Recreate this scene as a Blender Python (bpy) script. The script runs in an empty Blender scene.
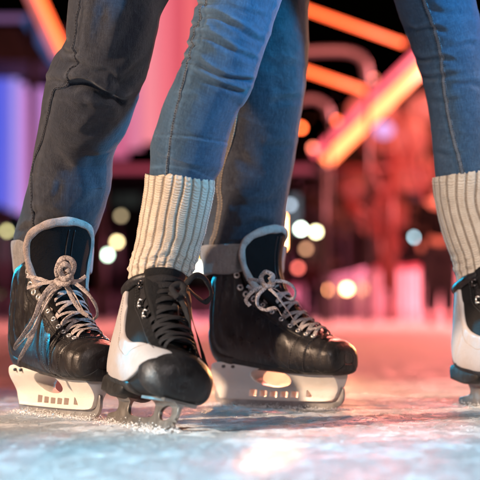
import bpy, bmesh, math, random
import numpy as np
from mathutils import Vector, Matrix, noise
random.seed(7); rng = np.random.default_rng(11)
PI = math.pi
sc = bpy.context.scene
COL = sc.collection
F, HZ, CH = 1600.0, 312.0, 0.159       # focal length (px of the 480 px photo), horizon row, lens height

def P(px, py, d):
    "point seen at photo pixel (px,py), d metres in front of the lens"
    return np.array([(px-240)/F*d, d, CH-(py-HZ)/F*d])

# ---------------------------------------------------------------- objects
def tag(o, label=None, cat=None, group=None, kind=None):
    if label: o['label'] = label
    if cat: o['category'] = cat
    if group: o['group'] = group
    if kind: o['kind'] = kind
    return o

def empty(name, loc=(0, 0, 0), parent=None):
    o = bpy.data.objects.new(name, None); COL.objects.link(o)
    o.location = loc; o.empty_display_size = .1
    if parent: o.parent = parent
    return o

def mesh_obj(name, verts, faces, mat, parent=None, smooth=True, origin=None):
    me = bpy.data.meshes.new(name)
    if origin is not None:
        verts = [(v[0]-origin[0], v[1]-origin[1], v[2]-origin[2]) for v in verts]
    me.from_pydata([tuple(map(float, v)) for v in verts], [], [tuple(int(i) for i in f) for f in faces])
    me.validate(); me.update()
    bm = bmesh.new(); bm.from_mesh(me)
    bmesh.ops.recalc_face_normals(bm, faces=bm.faces); bm.to_mesh(me); bm.free()
    if smooth: me.shade_smooth()
    o = bpy.data.objects.new(name, me); COL.objects.link(o)
    if mat: me.materials.append(mat)
    if parent: o.parent = parent
    return o

class MB:
    def __init__(s): s.v = []; s.f = []; s.m = []
    def add(s, v, f):
        n = len(s.v); s.v.extend([tuple(map(float, p)) for p in v]); s.f.extend([tuple(int(i)+n for i in q) for q in f])
    def box(s, c, size, rz=0):
        x, y, z = [a/2 for a in size]; cr, sr = math.cos(rz), math.sin(rz); vs = []
        for k in (-1, 1):
            for i, j in ((-1, -1), (1, -1), (1, 1), (-1, 1)):
                a, b = i*x, j*y
                vs.append((c[0]+a*cr-b*sr, c[1]+a*sr+b*cr, c[2]+k*z))
        s.add(vs, [(3, 2, 1, 0), (4, 5, 6, 7), (0, 1, 5, 4), (1, 2, 6, 5), (2, 3, 7, 6), (3, 0, 4, 7)])
    def grid(s, G, closed_u=False, caps=False):
        nv, nu = G.shape[:2]; vs = G.reshape(-1, 3); fs = []
        for j in range(nv-1):
            for i in range(nu if closed_u else nu-1):
                i2 = (i+1) % nu
                fs.append((j*nu+i, j*nu+i2, (j+1)*nu+i2, (j+1)*nu+i))
        if caps: fs.append(tuple(range(nu))[::-1]); fs.append(tuple((nv-1)*nu+i for i in range(nu)))
        s.add(vs, fs)
    def tube(s, pts, r, n=10, flat=1.0, up=None, caps=True):
        pts = np.array(pts, float); N = len(pts)
        rr = np.array([r(t) for t in np.linspace(0, 1, N)]) if callable(r) else np.full(N, r)
        T = np.gradient(pts, axis=0); T /= np.linalg.norm(T, axis=1)[:, None]+1e-12
        if up is None:
            u = np.cross(T[0], [0, 0, 1]);
            if np.linalg.norm(u) < 1e-3: u = np.array([1., 0, 0])
        rows = []
        for k in range(N):
            if up is not None:
                nrm = np.array(up[k] if np.ndim(up) == 2 else up, float)
                u = np.cross(T[k], nrm)
            u = u-T[k]*np.dot(u, T[k]); u = u/(np.linalg.norm(u)+1e-12); w = np.cross(u, T[k])
            a = np.linspace(0, 2*PI, n, endpoint=False)
            rows.append(pts[k]+rr[k]*(np.cos(a)[:, None]*u+flat*np.sin(a)[:, None]*w))
        s.grid(np.array(rows), True, caps)
    def build(s, name, mat, parent=None, smooth=False, origin=None):
        return mesh_obj(name, s.v, s.f, mat, parent, smooth, origin)

def each(mb, name, mat, parent, smooth=False):
    "every separate piece collected in mb becomes an object of its own"
    n = len(mb.v); lab = list(range(n))
    def find(a):
        while lab[a] != a: lab[a] = lab[lab[a]]; a = lab[a]
        return a
    for f in mb.f:
        a = find(f[0])
        for b in f[1:]: lab[find(b)] = a
    groups = {}
    for f in mb.f: groups.setdefault(find(f[0]), []).append(f)
    for fs in groups.values():
        ids = sorted({i for f in fs for i in f}); mp = {i: k for k, i in enumerate(ids)}
        mesh_obj(name, [mb.v[i] for i in ids], [tuple(mp[i] for i in f) for f in fs], mat, parent, smooth)

def spline(pts, n):
    "Catmull-Rom through rows of numbers"
    p = np.array(pts, float); m = len(p); t = np.linspace(0, m-1, n)
    i = np.clip(t.astype(int), 0, m-2); f = (t-i)[:, None]
    p0 = np.where((i > 0)[:, None], p[np.maximum(i-1, 0)], 2*p[0]-p[1]); p1 = p[i]; p2 = p[i+1]
    p3 = np.where((i < m-2)[:, None], p[np.minimum(i+2, m-1)], 2*p[-1]-p[-2])
    return .5*(2*p1+(p2-p0)*f+(2*p0-5*p1+4*p2-p3)*f*f+(3*p1-p0-3*p2+p3)*f**3)

def sm(a, b, x):
    t = np.clip((x-a)/(b-a), 0, 1); return t*t*(3-2*t)

_perm = rng.random(65536)
def _h(i, j, k): return _perm[(i*73856093 ^ j*19349663 ^ k*83492791) & 65535]
def vnoise(x, y, z):
    xi, yi, zi = np.floor(x).astype(np.int64), np.floor(y).astype(np.int64), np.floor(z).astype(np.int64)
    fx, fy, fz = x-xi, y-yi, z-zi; fx = fx*fx*(3-2*fx); fy = fy*fy*(3-2*fy); fz = fz*fz*(3-2*fz)
    r = 0
    for a in (0, 1):
        for b in (0, 1):
            for c in (0, 1):
                r = r+_h(xi+a, yi+b, zi+c)*(fx if a else 1-fx)*(fy if b else 1-fy)*(fz if c else 1-fz)
    return r*2-1
def fbm(x, y, z, o=3):
    r = 0; a = 1; s = 0
    for k in range(o): r = r+a*vnoise(x*2**k+k*17.3, y*2**k+k*5.1, z*2**k+k*9.7); s += a; a *= .5
    return r/s

# ---------------------------------------------------------------- materials
def lin(r, g, b):
    f = lambda c: ((c/255+.055)/1.055)**2.4 if c > 10 else c/255/12.92
    return (f(r), f(g), f(b), 1)

class NT:
    def __init__(s, name):
        s.m = bpy.data.materials.new(name); s.m.use_nodes = True; s.t = s.m.node_tree; s.n = s.t.nodes
        s.b = s.n['Principled BSDF']
        s.tc = s.n.new('ShaderNodeTexCoord')
    def L(s, a, b): s.t.links.new(a, b)
    def noise(s, scale, detail=3, rough=.55, vec=None, stretch=None, dist=0):
        n = s.n.new('ShaderNodeTexNoise'); n.inputs['Scale'].default_value = scale; n.inputs['Detail'].default_value = detail
        n.inputs['Roughness'].default_value = rough; n.inputs['Distortion'].default_value = dist
        v = vec or s.tc.outputs['Object']
        if stretch:
            mp = s.n.new('ShaderNodeMapping'); mp.inputs['Scale'].default_value = stretch; s.L(v, mp.inputs['Vector']); v = mp.outputs[0]
        s.L(v, n.inputs['Vector']); return n.outputs['Fac']
    def ramp(s, fac, stops):
        r = s.n.new('ShaderNodeValToRGB'); s.L(fac, r.inputs['Fac']); e = r.color_ramp.elements
        while len(e) < len(stops): e.new(.5)
        for k, (p, c) in enumerate(stops): e[k].position = p; e[k].color = c if len(c) == 4 else (*c, 1)
        return r.outputs['Color']
    def mix(s, fac, a, b, mode='MIX'):
        m = s.n.new('ShaderNodeMix'); m.data_type = 'RGBA'; m.blend_type = mode
        for i, v in ((0, fac), (6, a), (7, b)):
            if isinstance(v, (int, float)): m.inputs[i].default_value = v
            elif isinstance(v, tuple): m.inputs[i].default_value = v if len(v) == 4 else (*v, 1)
            else: s.L(v, m.inputs[i])
        return m.outputs[2]
    def math(s, op, a, b=0.0):
        m = s.n.new('ShaderNodeMath'); m.operation = op
        for i, v in ((0, a), (1, b)):
            if isinstance(v, (int, float)): m.inputs[i].default_value = v
            else: s.L(v, m.inputs[i])
        return m.outputs[0]
    def bump(s, h, dist, strength=1.0, prev=None):
        b = s.n.new('ShaderNodeBump'); b.inputs['Distance'].default_value = dist; b.inputs['Strength'].default_value = strength
        s.L(h, b.inputs['Height'])
        if prev is not None: s.L(prev, b.inputs['Normal'])
        s.L(b.outputs[0], s.b.inputs['Normal']); return b.outputs[0]
    def attr(s, name):
        a = s.n.new('ShaderNodeAttribute'); a.attribute_name = name; return a
    def set(s, **k):
        for a, v in k.items():
            i = s.b.inputs[a.replace('_', ' ')]
            if isinstance(v, (int, float)): i.default_value = v
            elif isinstance(v, tuple): i.default_value = v if len(v) == 4 else (*v, 1)
            else: s.L(v, i)
        return s

def simple(name, col, rough=.5, metal=0., bump=None, var=.15, coat=0., spec=.5):
    m = NT(name); n = m.noise(40, 4)
    c1 = tuple(min(1, c*(1-var)) for c in col[:3]); c2 = tuple(min(1, c*(1+var)) for c in col[:3])
    m.set(Base_Color=m.ramp(n, [(.3, c1), (.7, c2)]), Metallic=metal, Coat_Weight=coat)
    m.b.inputs['Specular IOR Level'].default_value = spec
    rr = m.ramp(m.noise(90, 3), [(.3, (rough*.8,)*3), (.7, (min(1, rough*1.2),)*3)]); m.set(Roughness=rr)
    if bump: m.bump(m.noise(bump[0], 4), bump[1])
    return m.m

def emis(name, col, st):
    m = NT(name); m.set(Base_Color=(0.02, .02, .02)); m.b.inputs['Emission Color'].default_value = col
    m.b.inputs['Emission Strength'].default_value = st; return m.m

def denim(name, dark, mid, light, scale=1.0):
    "twill weave, worn patches from the mesh attribute 'wear'"
    m = NT(name)
    uv = m.attr('cloth').outputs['Vector']
    mp = m.n.new('ShaderNodeMapping'); m.L(uv, mp.inputs['Vector']); mp.inputs['Rotation'].default_value = (0, 0, math.radians(28))
    w = m.n.new('ShaderNodeTexWave'); w.wave_type = 'BANDS'; w.bands_direction = 'X'; w.inputs['Scale'].default_value = 330*scale
    w.inputs['Distortion'].default_value = 1.2; w.inputs['Detail'].default_value = 2; w.inputs['Detail Scale'].default_value = 2.0
    m.L(mp.outputs[0], w.inputs['Vector'])
    yarn = m.noise(620, 2, .7, vec=uv, stretch=(1, .13, 1)); yarn2 = m.noise(480, 2, .7, vec=uv, stretch=(.12, 1, 1))
    blot = m.noise(16, 5, .6); blot2 = m.noise(70, 4, .65)
    base = m.mix(m.ramp(blot, [(.32, (0,)*3), (.7, (1,)*3)]), dark, mid)
    base = m.mix(m.math('MULTIPLY', m.ramp(blot2, [(.42, (0,)*3), (.75, (1,)*3)]), .35), base, mid)
    wear = m.math('MULTIPLY', m.attr('wear').outputs['Fac'], m.ramp(blot2, [(.3, (.35,)*3), (.6, (1,)*3)]))
    base = m.mix(wear, base, light)
    base = m.mix(m.math('MULTIPLY', m.ramp(m.noise(210, 4, .7, stretch=(1, 1, .45)), [(.48, (0,)*3), (.72, (1,)*3)]), .38), base, light)
    fib = m.ramp(yarn, [(.35, (0,)*3), (.68, (1,)*3)])
    base = m.mix(m.math('MULTIPLY', fib, .42), base, light)
    base = m.mix(m.math('MULTIPLY', m.ramp(yarn2, [(.4, (0,)*3), (.7, (1,)*3)]), .35), base, tuple(c*.45 for c in dark[:3]))
    base = m.mix(m.math('MULTIPLY', w.outputs['Fac'], .30), base, tuple(c*.5 for c in dark[:3]))
    m.set(Base_Color=base, Roughness=.86, Sheen_Weight=.25, Sheen_Roughness=.5)
    m.b.inputs['Specular IOR Level'].default_value = .25
    b1 = m.bump(m.math('ADD', m.math('MULTIPLY', w.outputs['Fac'], .6), yarn), .0006, .9)
    m.bump(m.noise(75, 5, .6), .0035, .55, b1)
    return m.m

M = {}
M['denim_man'] = denim('charcoal_denim', (.007, .011, .022), (.012, .018, .037), (.075, .086, .112))
M['denim_woman'] = denim('blue_denim', (.012, .046, .100), (.028, .085, .165), (.10, .21, .35), 1.2)
M['denim_inner'] = denim('denim_inside', (.17, .17, .18), (.25, .24, .24), (.42, .41, .4))
M['thread_dark'] = simple('dark_thread', (.02, .02, .025), .8)
M['thread_boot'] = simple('boot_thread', (.05, .048, .05), .6)
M['thread_white'] = simple('white_thread', (.45, .42, .40), .8)
M['thread_tan'] = simple('tan_thread', (.42, .34, .25), .8)
M['seam_man'] = denim('seam_denim', (.07, .07, .075), (.10, .10, .105), (.30, .28, .26))
M['seam_woman'] = denim('seam_blue_denim', (.05, .085, .13), (.08, .13, .19), (.3, .33, .38))

def knit():
    m = NT('cream_knit'); uv = m.attr('cloth').outputs['Vector']
    mp = m.n.new('ShaderNodeMapping'); m.L(uv, mp.inputs['Vector']); mp.inputs['Rotation'].default_value = (0, 0, math.radians(0))
    w = m.n.new('ShaderNodeTexWave'); w.bands_direction = 'Y'; w.inputs['Scale'].default_value = 120; w.inputs['Distortion'].default_value = 3
    w.inputs['Detail'].default_value = 3; w.inputs['Detail Scale'].default_value = 3; m.L(mp.outputs[0], w.inputs['Vector'])
    f = m.noise(700, 3, .7); g = m.noise(60, 3)
    c = m.mix(m.ramp(g, [(.3, (0,)*3), (.7, (1,)*3)]), (.56, .48, .38), (.70, .63, .52))
    c = m.mix(m.attr('groove').outputs['Fac'], c, (.20, .145, .10))  # shade between the ribs put into the colour as dark brown
    c = m.mix(m.math('MULTIPLY', m.ramp(f, [(.45, (0,)*3), (.75, (1,)*3)]), .4), c, (.85, .80, .70))
    m.set(Base_Color=c, Roughness=.95, Sheen_Weight=.5, Sheen_Roughness=.4)
    m.b.inputs['Specular IOR Level'].default_value = .15
    b1 = m.bump(w.outputs['Fac'], .0006, .35); m.bump(m.noise(420, 3, .75), .0016, .9, b1)
    return m.m
M['knit'] = knit()

def leather(name, col, rough, fine=420, carbon=False, coat=.0, var=1.0):
    m = NT(name); n = m.noise(30, 5, .6); sc_ = m.noise(160, 5, .7, stretch=(1, 1, .25))
    c = m.mix(m.ramp(n, [(.3, (0,)*3), (.75, (1,)*3)]), tuple(x*(1-.3*var) for x in col), tuple(x*(1+.4*var) for x in col))
    scr = m.ramp(sc_, [(.57, (0,)*3), (.66, (1,)*3)])
    c = m.mix(m.math('MULTIPLY', scr, .55*var), c, tuple(min(1, x*3+.035) for x in col))
    m.set(Base_Color=c, Coat_Weight=coat, Roughness=m.ramp(m.noise(55, 5, .65), [(.3, (rough*.7,)*3), (.7, (min(1, rough*1.5),)*3)]))
    h = m.noise(fine, 3)
    b1 = m.bump(h, .0005, .5)
    b1 = m.bump(m.noise(70, 4), .0014, .6, b1)
    b1 = m.bump(m.noise(26, 6, .7, stretch=(2.4, 1, .8), dist=.8), .0045, .35 if col[0] < .1 else .05, b1)
    if carbon:
        ck = m.n.new('ShaderNodeTexChecker'); ck.inputs['Scale'].default_value = 420; m.L(m.tc.outputs['Object'], ck.inputs['Vector'])
        m.bump(ck.outputs['Fac'], .0010, .9, b1)
    return m.m
M['boot'] = leather('black_boot_shell', (.016, .015, .016), .33, carbon=True)
M['boot_smooth'] = leather('black_boot_leather', (.014, .013, .014), .40)
M['toe'] = leather('scuffed_toe_cap', (.017, .015, .015), .38)
M['rubber'] = leather('black_rubber', (.012, .012, .012), .5)
M['white_panel'] = leather('white_boot_panel', (.42, .40, .40), .55, var=.12)
M['holder'] = leather('ivory_plastic', (.82, .79, .74), .36, var=.10)
M['pewter'] = simple('worn_pewter', (.38, .35, .32), .36, .8, (90, .0006), .25)
M['steel'] = simple('frosted_steel', (.55, .54, .53), .38, .8, (140, .0004), .2)
M['metal_eye'] = simple('nickel', (.78, .76, .73), .3, .8)
M['dark_metal'] = simple('dark_metal', (.12, .11, .11), .3, .9)
def fabric(name, col, sc_=500, rough=.9):
    m = NT(name); n = m.noise(60, 4); f = m.noise(sc_, 2, .7)
    c = m.mix(m.ramp(n, [(.3, (0,)*3), (.7, (1,)*3)]), tuple(x*.7 for x in col), tuple(min(1, x*1.25) for x in col))
    c = m.mix(m.math('MULTIPLY', m.ramp(f, [(.45, (0,)*3), (.7, (1,)*3)]), .4), c, tuple(min(1, x*1.7) for x in col))
    m.set(Base_Color=c, Roughness=rough, Sheen_Weight=.0); m.b.inputs['Specular IOR Level'].default_value = .2; b1 = m.bump(f, .0014, 1.0); m.bump(m.noise(sc_*.35, 3, .6), .0016, .7, b1); return m.m
M['felt'] = fabric('grey_felt', (.34, .28, .25))
M['tongue'] = fabric('black_tongue_cloth', (.005, .0045, .005), 700)
M['mesh_black'] = fabric('black_mesh', (.011, .011, .012), 900, .7)
def lace_mat():
    m = NT('marled_lace'); n = m.noise(520, 3, .7); g = m.noise(120, 3)
    c = m.mix(m.ramp(n, [(.40, (0,)*3), (.60, (1,)*3)]), (.17, .14, .135), (.66, .59, .57)); c = m.mix(m.math('MULTIPLY', m.ramp(g, [(.4, (0,)*3), (.65, (1,)*3)]), .5), c, (.74, .67, .65))
    m.set(Base_Color=c, Roughness=.95); m.b.inputs['Specular IOR Level'].default_value = .1
    b1 = m.bump(n, .0016, 1.0); m.bump(m.noise(1500, 2, .7), .0008, .8, b1); return m.m
M['lace_grey'] = lace_mat()
M['lace_black'] = fabric('black_lace', (.022, .021, .023), 1100, .6)
M['coat_dark'] = fabric('dark_coat', (.02, .02, .026), 300)
M['coat_wine'] = fabric('wine_coat', (.10, .02, .03), 300)
M['coat_grey'] = fabric('grey_coat', (.10, .10, .12), 300)
M['coat_black'] = fabric('black_coat', (.003, .003, .004), 300)
M['skin'] = simple('skin', (.48, .29, .22), .5)
M['hair'] = simple('dark_hair', (.03, .02, .015), .5)

def ice_mat():
    m = NT('rink_ice'); o = m.tc.outputs['Object']
    big = m.noise(1.7, 5, .6, stretch=(1, 1, 1)); mid = m.noise(14, 6, .65); fine = m.noise(160, 5, .75); xf = m.noise(620, 3, .7)
    # skate scratches: two thin stretched noises at different headings
    def scr(ang, s):
        mp = m.n.new('ShaderNodeMapping'); mp.inputs['Rotation'].default_value = (0, 0, ang); mp.inputs['Scale'].default_value = (s, s*.035, 1)
        m.L(o, mp.inputs['Vector']); n = m.n.new('ShaderNodeTexNoise'); n.inputs['Scale'].default_value = 9; n.inputs['Detail'].default_value = 5
        n.inputs['Roughness'].default_value = .7; n.inputs['Distortion'].default_value = .4; m.L(mp.outputs[0], n.inputs['Vector']); return m.ramp(n.outputs['Fac'], [(.56, (0,)*3), (.66, (1,)*3)])
    s1, s2, s3 = scr(.9, 2.2), scr(-.55, 2.6), scr(1.75, 2.0)
    sc_ = m.math('MAXIMUM', m.math('MAXIMUM', s1, s2), s3)
    frost = m.math('MULTIPLY', m.ramp(mid, [(.34, (.1,)*3), (.58, (1,)*3)]), m.ramp(fine, [(.38, (.35,)*3), (.6, (1,)*3)]))
    snow = m.math('MAXIMUM', m.math('MAXIMUM', frost, m.math('MULTIPLY', sc_, .4)), m.attr('snow').outputs['Fac'])
    c = m.mix(m.ramp(big, [(.3, (0,)*3), (.7, (1,)*3)]), (.50, .60, .66), (.62, .69, .73))
    c = m.mix(snow, c, (.88, .90, .92))
    c = m.mix(m.math('MULTIPLY', m.ramp(m.noise(48, 4, .7), [(.47, (0,)*3), (.60, (1,)*3)]), .34), c, (.44, .52, .58))
    c = m.mix(m.math('MULTIPLY', m.ramp(m.noise(210, 4, .8), [(.50, (0,)*3), (.60, (1,)*3)]), .38), c, (.46, .54, .60))
    m.set(Base_Color=c)
    r = m.ramp(m.math('ADD', m.math('MULTIPLY', snow, .55), m.math('MULTIPLY', big, .25)), [(.10, (.24,)*3), (.62, (.80,)*3)])
    m.set(Roughness=r, IOR=1.31)
    m.b.inputs['Specular IOR Level'].default_value = .5
    b = m.bump(m.noise(3.2, 3, .5), .02, .15)
    b = m.bump(m.noise(26, 6, .65), .009, .45, b)
    b = m.bump(snow, .0035, .7, b)
    b = m.bump(m.noise(85, 5, .7), .0065, .95, b); b = m.bump(fine, .0030, .9, b)
    m.bump(xf, .0008, .9, b)
    return m.m
M['ice'] = ice_mat()
def chip_mat():
    m = NT('snow_chip'); m.set(Base_Color=(.86, .88, .9), Roughness=.35, Subsurface_Weight=.0); return m.m
M['chip'] = chip_mat()

# ---------------------------------------------------------------- leg cloth
class Leg:
    "rows: (px centre, px half width, py, distance). theta 0 faces the camera side, +x at 90 deg"
    def __init__(s, rows, nv, nu, creases=(), fold=.0015, fold_scale=9, depth=1.08, seed=0, ribs=None, wear_lines=(), extra=None):
        R = spline(rows, nv); s.nv, s.nu = nv, nu
        C = np.array([P(r[0], r[2], r[3]) for r in R]); rad = R[:, 1]/F*R[:, 3]
        T = np.gradient(C, axis=0); T /= np.linalg.norm(T, axis=1)[:, None]
        U = np.array([1., 0, 0])-T*T[:, :1]; U /= np.linalg.norm(U, axis=1)[:, None]
        V = np.cross(U, T); V *= -np.sign(V[:, 1:2])             # towards the camera
        th = np.linspace(-PI, PI, nu, endpoint=False)
        st, ct = np.sin(th), np.cos(th)
        N = U[:, None]*st[None, :, None]+V[:, None]*ct[None, :, None]
        G = C[:, None]+rad[:, None, None]*(U[:, None]*st[None, :, None]+depth*V[:, None]*ct[None, :, None])
        px = 240+G[..., 0]/G[..., 1]*F; py = HZ-(G[..., 2]-CH)/G[..., 1]*F
        front = sm(-.25, .25, ct)[None, :]*np.ones((nv, 1))
        D = np.zeros((nv, nu)); wear = np.zeros((nv, nu)); groove = np.zeros((nv, nu))
        x, y, z = G[..., 0]*fold_scale+seed, G[..., 1]*fold_scale, G[..., 2]*fold_scale*1.6
        n1 = fbm(x, y, z, 3); D += fold*n1*1.5
        rid = 1-np.abs(fbm(x*.8+3, y*.8, z*1.7+x*.5, 2))*2.2; rid = np.clip(rid, 0, 1)**2; D += fold*.9*rid
        D += fold*.35*fbm(x*4, y*4, z*4, 3)
        wear += .22*rid*sm(.2, .8, rid)
        for cr in creases:
            pts = np.array(cr['p'], float); A, w = cr['a'], cr['w']; sd = cr.get('side', 1)
            pts = spline(pts, 14)
            best = np.full(px.shape, 1e9); sg = np.zeros(px.shape); tt = np.zeros(px.shape)
            for k in range(len(pts)-1):
                a, b = pts[k], pts[k+1]; ab = b-a; L2 = ab@ab+1e-9
                t = np.clip(((px-a[0])*ab[0]+(py-a[1])*ab[1])/L2, 0, 1)
                dx, dy = px-(a[0]+t*ab[0]), py-(a[1]+t*ab[1]); dd = np.hypot(dx, dy)
                m = dd < best; best = np.where(m, dd, best)
                sg = np.where(m, np.sign(ab[0]*dy-ab[1]*dx)*dd, sg); tt = np.where(m, (k+t)/(len(pts)-1), tt)
            env = sm(0, cr.get('e0', .25), tt)*sm(0, cr.get('e1', .3), 1-tt)
            env = np.where((tt <= 0) | (tt >= 1), 0, env)
            wob = 1+.25*vnoise(px*.11, py*.11, px*0+seed)
            q = sg*sd/(w*wob)
            prof = -np.exp(-q*q)+.75*np.exp(-((q+1.9)/1.25)**2)+.35*np.exp(-((q-2.1)/1.5)**2)
            D += A*prof*env*front
            wear += .55*np.exp(-((q+1.7)/.9)**2)*env*front*min(1, A/.004)
        for wl in wear_lines:                                     # faded streaks both sides of a seam, puckered
            pts = spline(wl['p'], 30)
            xs = np.interp(py, pts[:, 1], pts[:, 0]); o = px-xs
            on = sm(.0, .3, ct)[None, :]*(py >= pts[0, 1]-2)
            pk = .5+.5*np.sin(py*2*PI/wl.get('step', 7)+2.0*vnoise(py*.13, px*0, px*0+3))
            wear += wl.get('k', .8)*np.exp(-((np.abs(o)-wl['w']*1.3)/(wl['w']*.8))**2)*(.45+.55*pk)*on
            D += on*(-.0009*np.exp(-(o/1.0)**2)+.0011*np.exp(-((np.abs(o)-wl['w'])/(wl['w']*.6))**2)*(pk-.25))
        if extra: 
            e = extra(px, py, th[None, :]*np.ones((nv, 1)), R); D += e[0]; wear += e[1]
        arc = th[None, :]*rad[:, None]; s_len = np.concatenate([[0], np.cumsum(np.linalg.norm(np.diff(C, axis=0), axis=1))])
        if ribs:
            nr, amp = ribs
            tw = th[None, :]+.05*np.sin(s_len*40)[:, None]+.045*fbm(th[None, :]*2+0*arc, s_len[:, None]*22+0*arc, 0*arc, 2)
            c = np.cos(nr*tw); g = 1-2*np.clip((-c-.1)/.9, 0, 1)**1.6
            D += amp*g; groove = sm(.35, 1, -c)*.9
            xr = np.abs(((nr*tw/(2*PI)) % 1)-.5)*-2+1; xr = np.abs(((nr*tw/(2*PI)+.5) % 1)-.5)*2      # 0 on the rib's crown, 1 in the groove
            tw_r = .00042*np.sin(s_len[:, None]*2*PI/.0036+3.2*xr)*(1-sm(.55, .85, xr)); D += tw_r
        s.G = G+N*D[..., None]; s.wear = np.clip(wear, 0, 1); s.groove = groove; s.R = R; s.N = N; s.depth = depth
        s.uv = np.stack([arc, s_len[:, None]+0*arc, 0*arc], -1)
        s.C = C; s.rad = rad; s.U = U; s.V = V
    def at(s, px, py, off=0.0):
        "surface point of the camera side at a photo pixel (measured), lifted by off"
        j = float(np.interp(py, s.R[:, 2], np.arange(s.nv))) if s.R[-1, 2] > s.R[0, 2] else float(np.interp(-py, -s.R[:, 2], np.arange(s.nv)))
        j0 = int(min(j, s.nv-2)); f = j-j0
        cx = s.R[j0, 0]*(1-f)+s.R[j0+1, 0]*f; hw = s.R[j0, 1]*(1-f)+s.R[j0+1, 1]*f
        t = math.asin(max(-.97, min(.97, (px-cx)/hw))); i = (t+PI)/(2*PI)*s.nu; i0 = int(i) % s.nu; g = i-int(i); i1 = (i0+1) % s.nu
        q = lambda A: (A[j0, i0]*(1-g)+A[j0, i1]*g)*(1-f)+(A[j0+1, i0]*(1-g)+A[j0+1, i1]*g)*f
        n = q(s.N); n = n/np.linalg.norm(n)
        return q(s.G)+n*off, n
    def to_mesh(s, mb, attrs):
        mb.grid(s.G, True)
        attrs['wear'].append(s.wear.ravel()); attrs['groove'].append(s.groove.ravel()); attrs['cloth'].append(s.uv.reshape(-1, 3))

def cloth_obj(name, legs, mat, parent, extra=None):
    mb = MB(); at = {'wear': [], 'groove': [], 'cloth': []}
    for l in legs: l.to_mesh(mb, at)
    if extra:
        n0 = len(mb.v); extra(mb); k = len(mb.v)-n0
        at['wear'].append(np.zeros(k)); at['groove'].append(np.zeros(k)); at['cloth'].append(np.array(mb.v[n0:]))
    me = bpy.data.meshes.new(name); me.from_pydata(mb.v, [], mb.f); me.update()
    for k in ('wear', 'groove'):
        a = me.attributes.new(k, 'FLOAT', 'POINT'); a.data.foreach_set('value', np.concatenate(at[k]).astype(np.float32))
    a = me.attributes.new('cloth', 'FLOAT_VECTOR', 'POINT'); a.data.foreach_set('vector', np.concatenate(at['cloth']).astype(np.float32).ravel())
    bm = bmesh.new(); bm.from_mesh(me); bmesh.ops.recalc_face_normals(bm, faces=bm.faces); bm.to_mesh(me); bm.free()
    me.shade_smooth(); me.materials.append(mat)
    o = bpy.data.objects.new(name, me); COL.objects.link(o); o.parent = parent
    root = parent
    while root.parent: root = root.parent
    o.location = -root.location if parent is root else (0, 0, 0)
    return o

def seam(leg, path, parent, mat, thread, w=.0042, step=.0034, rows=(-1, 1), chain=False, thick=.00055):
    "felled seam: a raised welt with needle-work either side"
    pts = spline(path, 160); mb = MB(); pos = []; nn = []
    for x, y in pts:
        p, n = leg.at(x, y, .0006); pos.append(p); nn.append(n)
    pos = np.array(pos); nn = np.array(nn)
    wob = np.array([1+.25*math.sin(k*.9)+.2*random.random() for k in range(len(pos))])
    pk = lambda t: w*(.85+.15*math.sin(t*160*.9))
    mb.tube(pos, pk, 10, .32, up=nn)
    o = cloth_extra(mb, 'seam', mat, parent)
    # stitches
    T = np.gradient(pos, axis=0); T /= np.linalg.norm(T, axis=1)[:, None]; S = np.cross(T, nn)
    L = np.concatenate([[0], np.cumsum(np.linalg.norm(np.diff(pos, axis=0), axis=1))]); n = int(L[-1]/step); tb = MB()
    for k in range(n):
        a, b = k*step, (k+.68)*step
        for r in rows:
            q = []
            for s_ in (a, (a+b)/2, b):
                c = np.array([np.interp(s_, L, pos[:, i]) for i in range(3)]); sd = np.array([np.interp(s_, L, S[:, i]) for i in range(3)]); no = np.array([np.interp(s_, L, nn[:, i]) for i in range(3)])
                q.append(c+sd*r*w*.72+no*(.0011 if s_ == (a+b)/2 else .0007))
            tb.tube(q, thick, 5)
    t = tb.build('stitching', thread, parent, True)
    t.location = o.location
    return o

def cloth_extra(mb, name, mat, parent):
    o = mb.build(name, mat, parent, True)
    a = o.data.attributes.new('cloth', 'FLOAT_VECTOR', 'POINT'); a.data.foreach_set('vector', np.array([v.co[:] for v in o.data.vertices], dtype=np.float32)[:, [0, 2, 1]].ravel())
    a = o.data.attributes.new('wear', 'FLOAT', 'POINT'); a.data.foreach_set('value', (rng.random(len(o.data.vertices))*.5).astype(np.float32))
    return o

# ---------------------------------------------------------------- skin-modifier bodies
def skin_body(name, joints, edges, mat, parent, root=0, sub=2, org=(0, 0, 0)):
    "one continuous surface grown round a skeleton; joints: (x,y,z,rx,ry)"
    me = bpy.data.meshes.new(name); me.from_pydata([tuple(np.array(j[:3])-np.array(org)) for j in joints], edges, []); me.update()
    o = bpy.data.objects.new(name, me); COL.objects.link(o)
    m = o.modifiers.new('skin', 'SKIN'); m.use_smooth_shade = True
    if not me.skin_vertices: 
        bm = bmesh.new(); bm.from_mesh(me); bm.verts.layers.skin.verify(); bm.to_mesh(me); bm.free()
    for k, j in enumerate(joints):
        sv = me.skin_vertices[0].data[k]; sv.radius = (j[3], j[4] if len(j) > 4 else j[3]); sv.use_root = (k == root)
    s_ = o.modifiers.new('sub', 'SUBSURF'); s_.levels = sub; s_.render_levels = sub
    dg = bpy.context.evaluated_depsgraph_get(); ev = o.evaluated_get(dg); nm = bpy.data.meshes.new_from_object(ev)
    bpy.data.objects.remove(o); nm.name = name; nm.materials.clear(); nm.materials.append(mat); nm.shade_smooth()
    r = bpy.data.objects.new(name, nm); COL.objects.link(r); r.parent = parent
    return r

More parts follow.
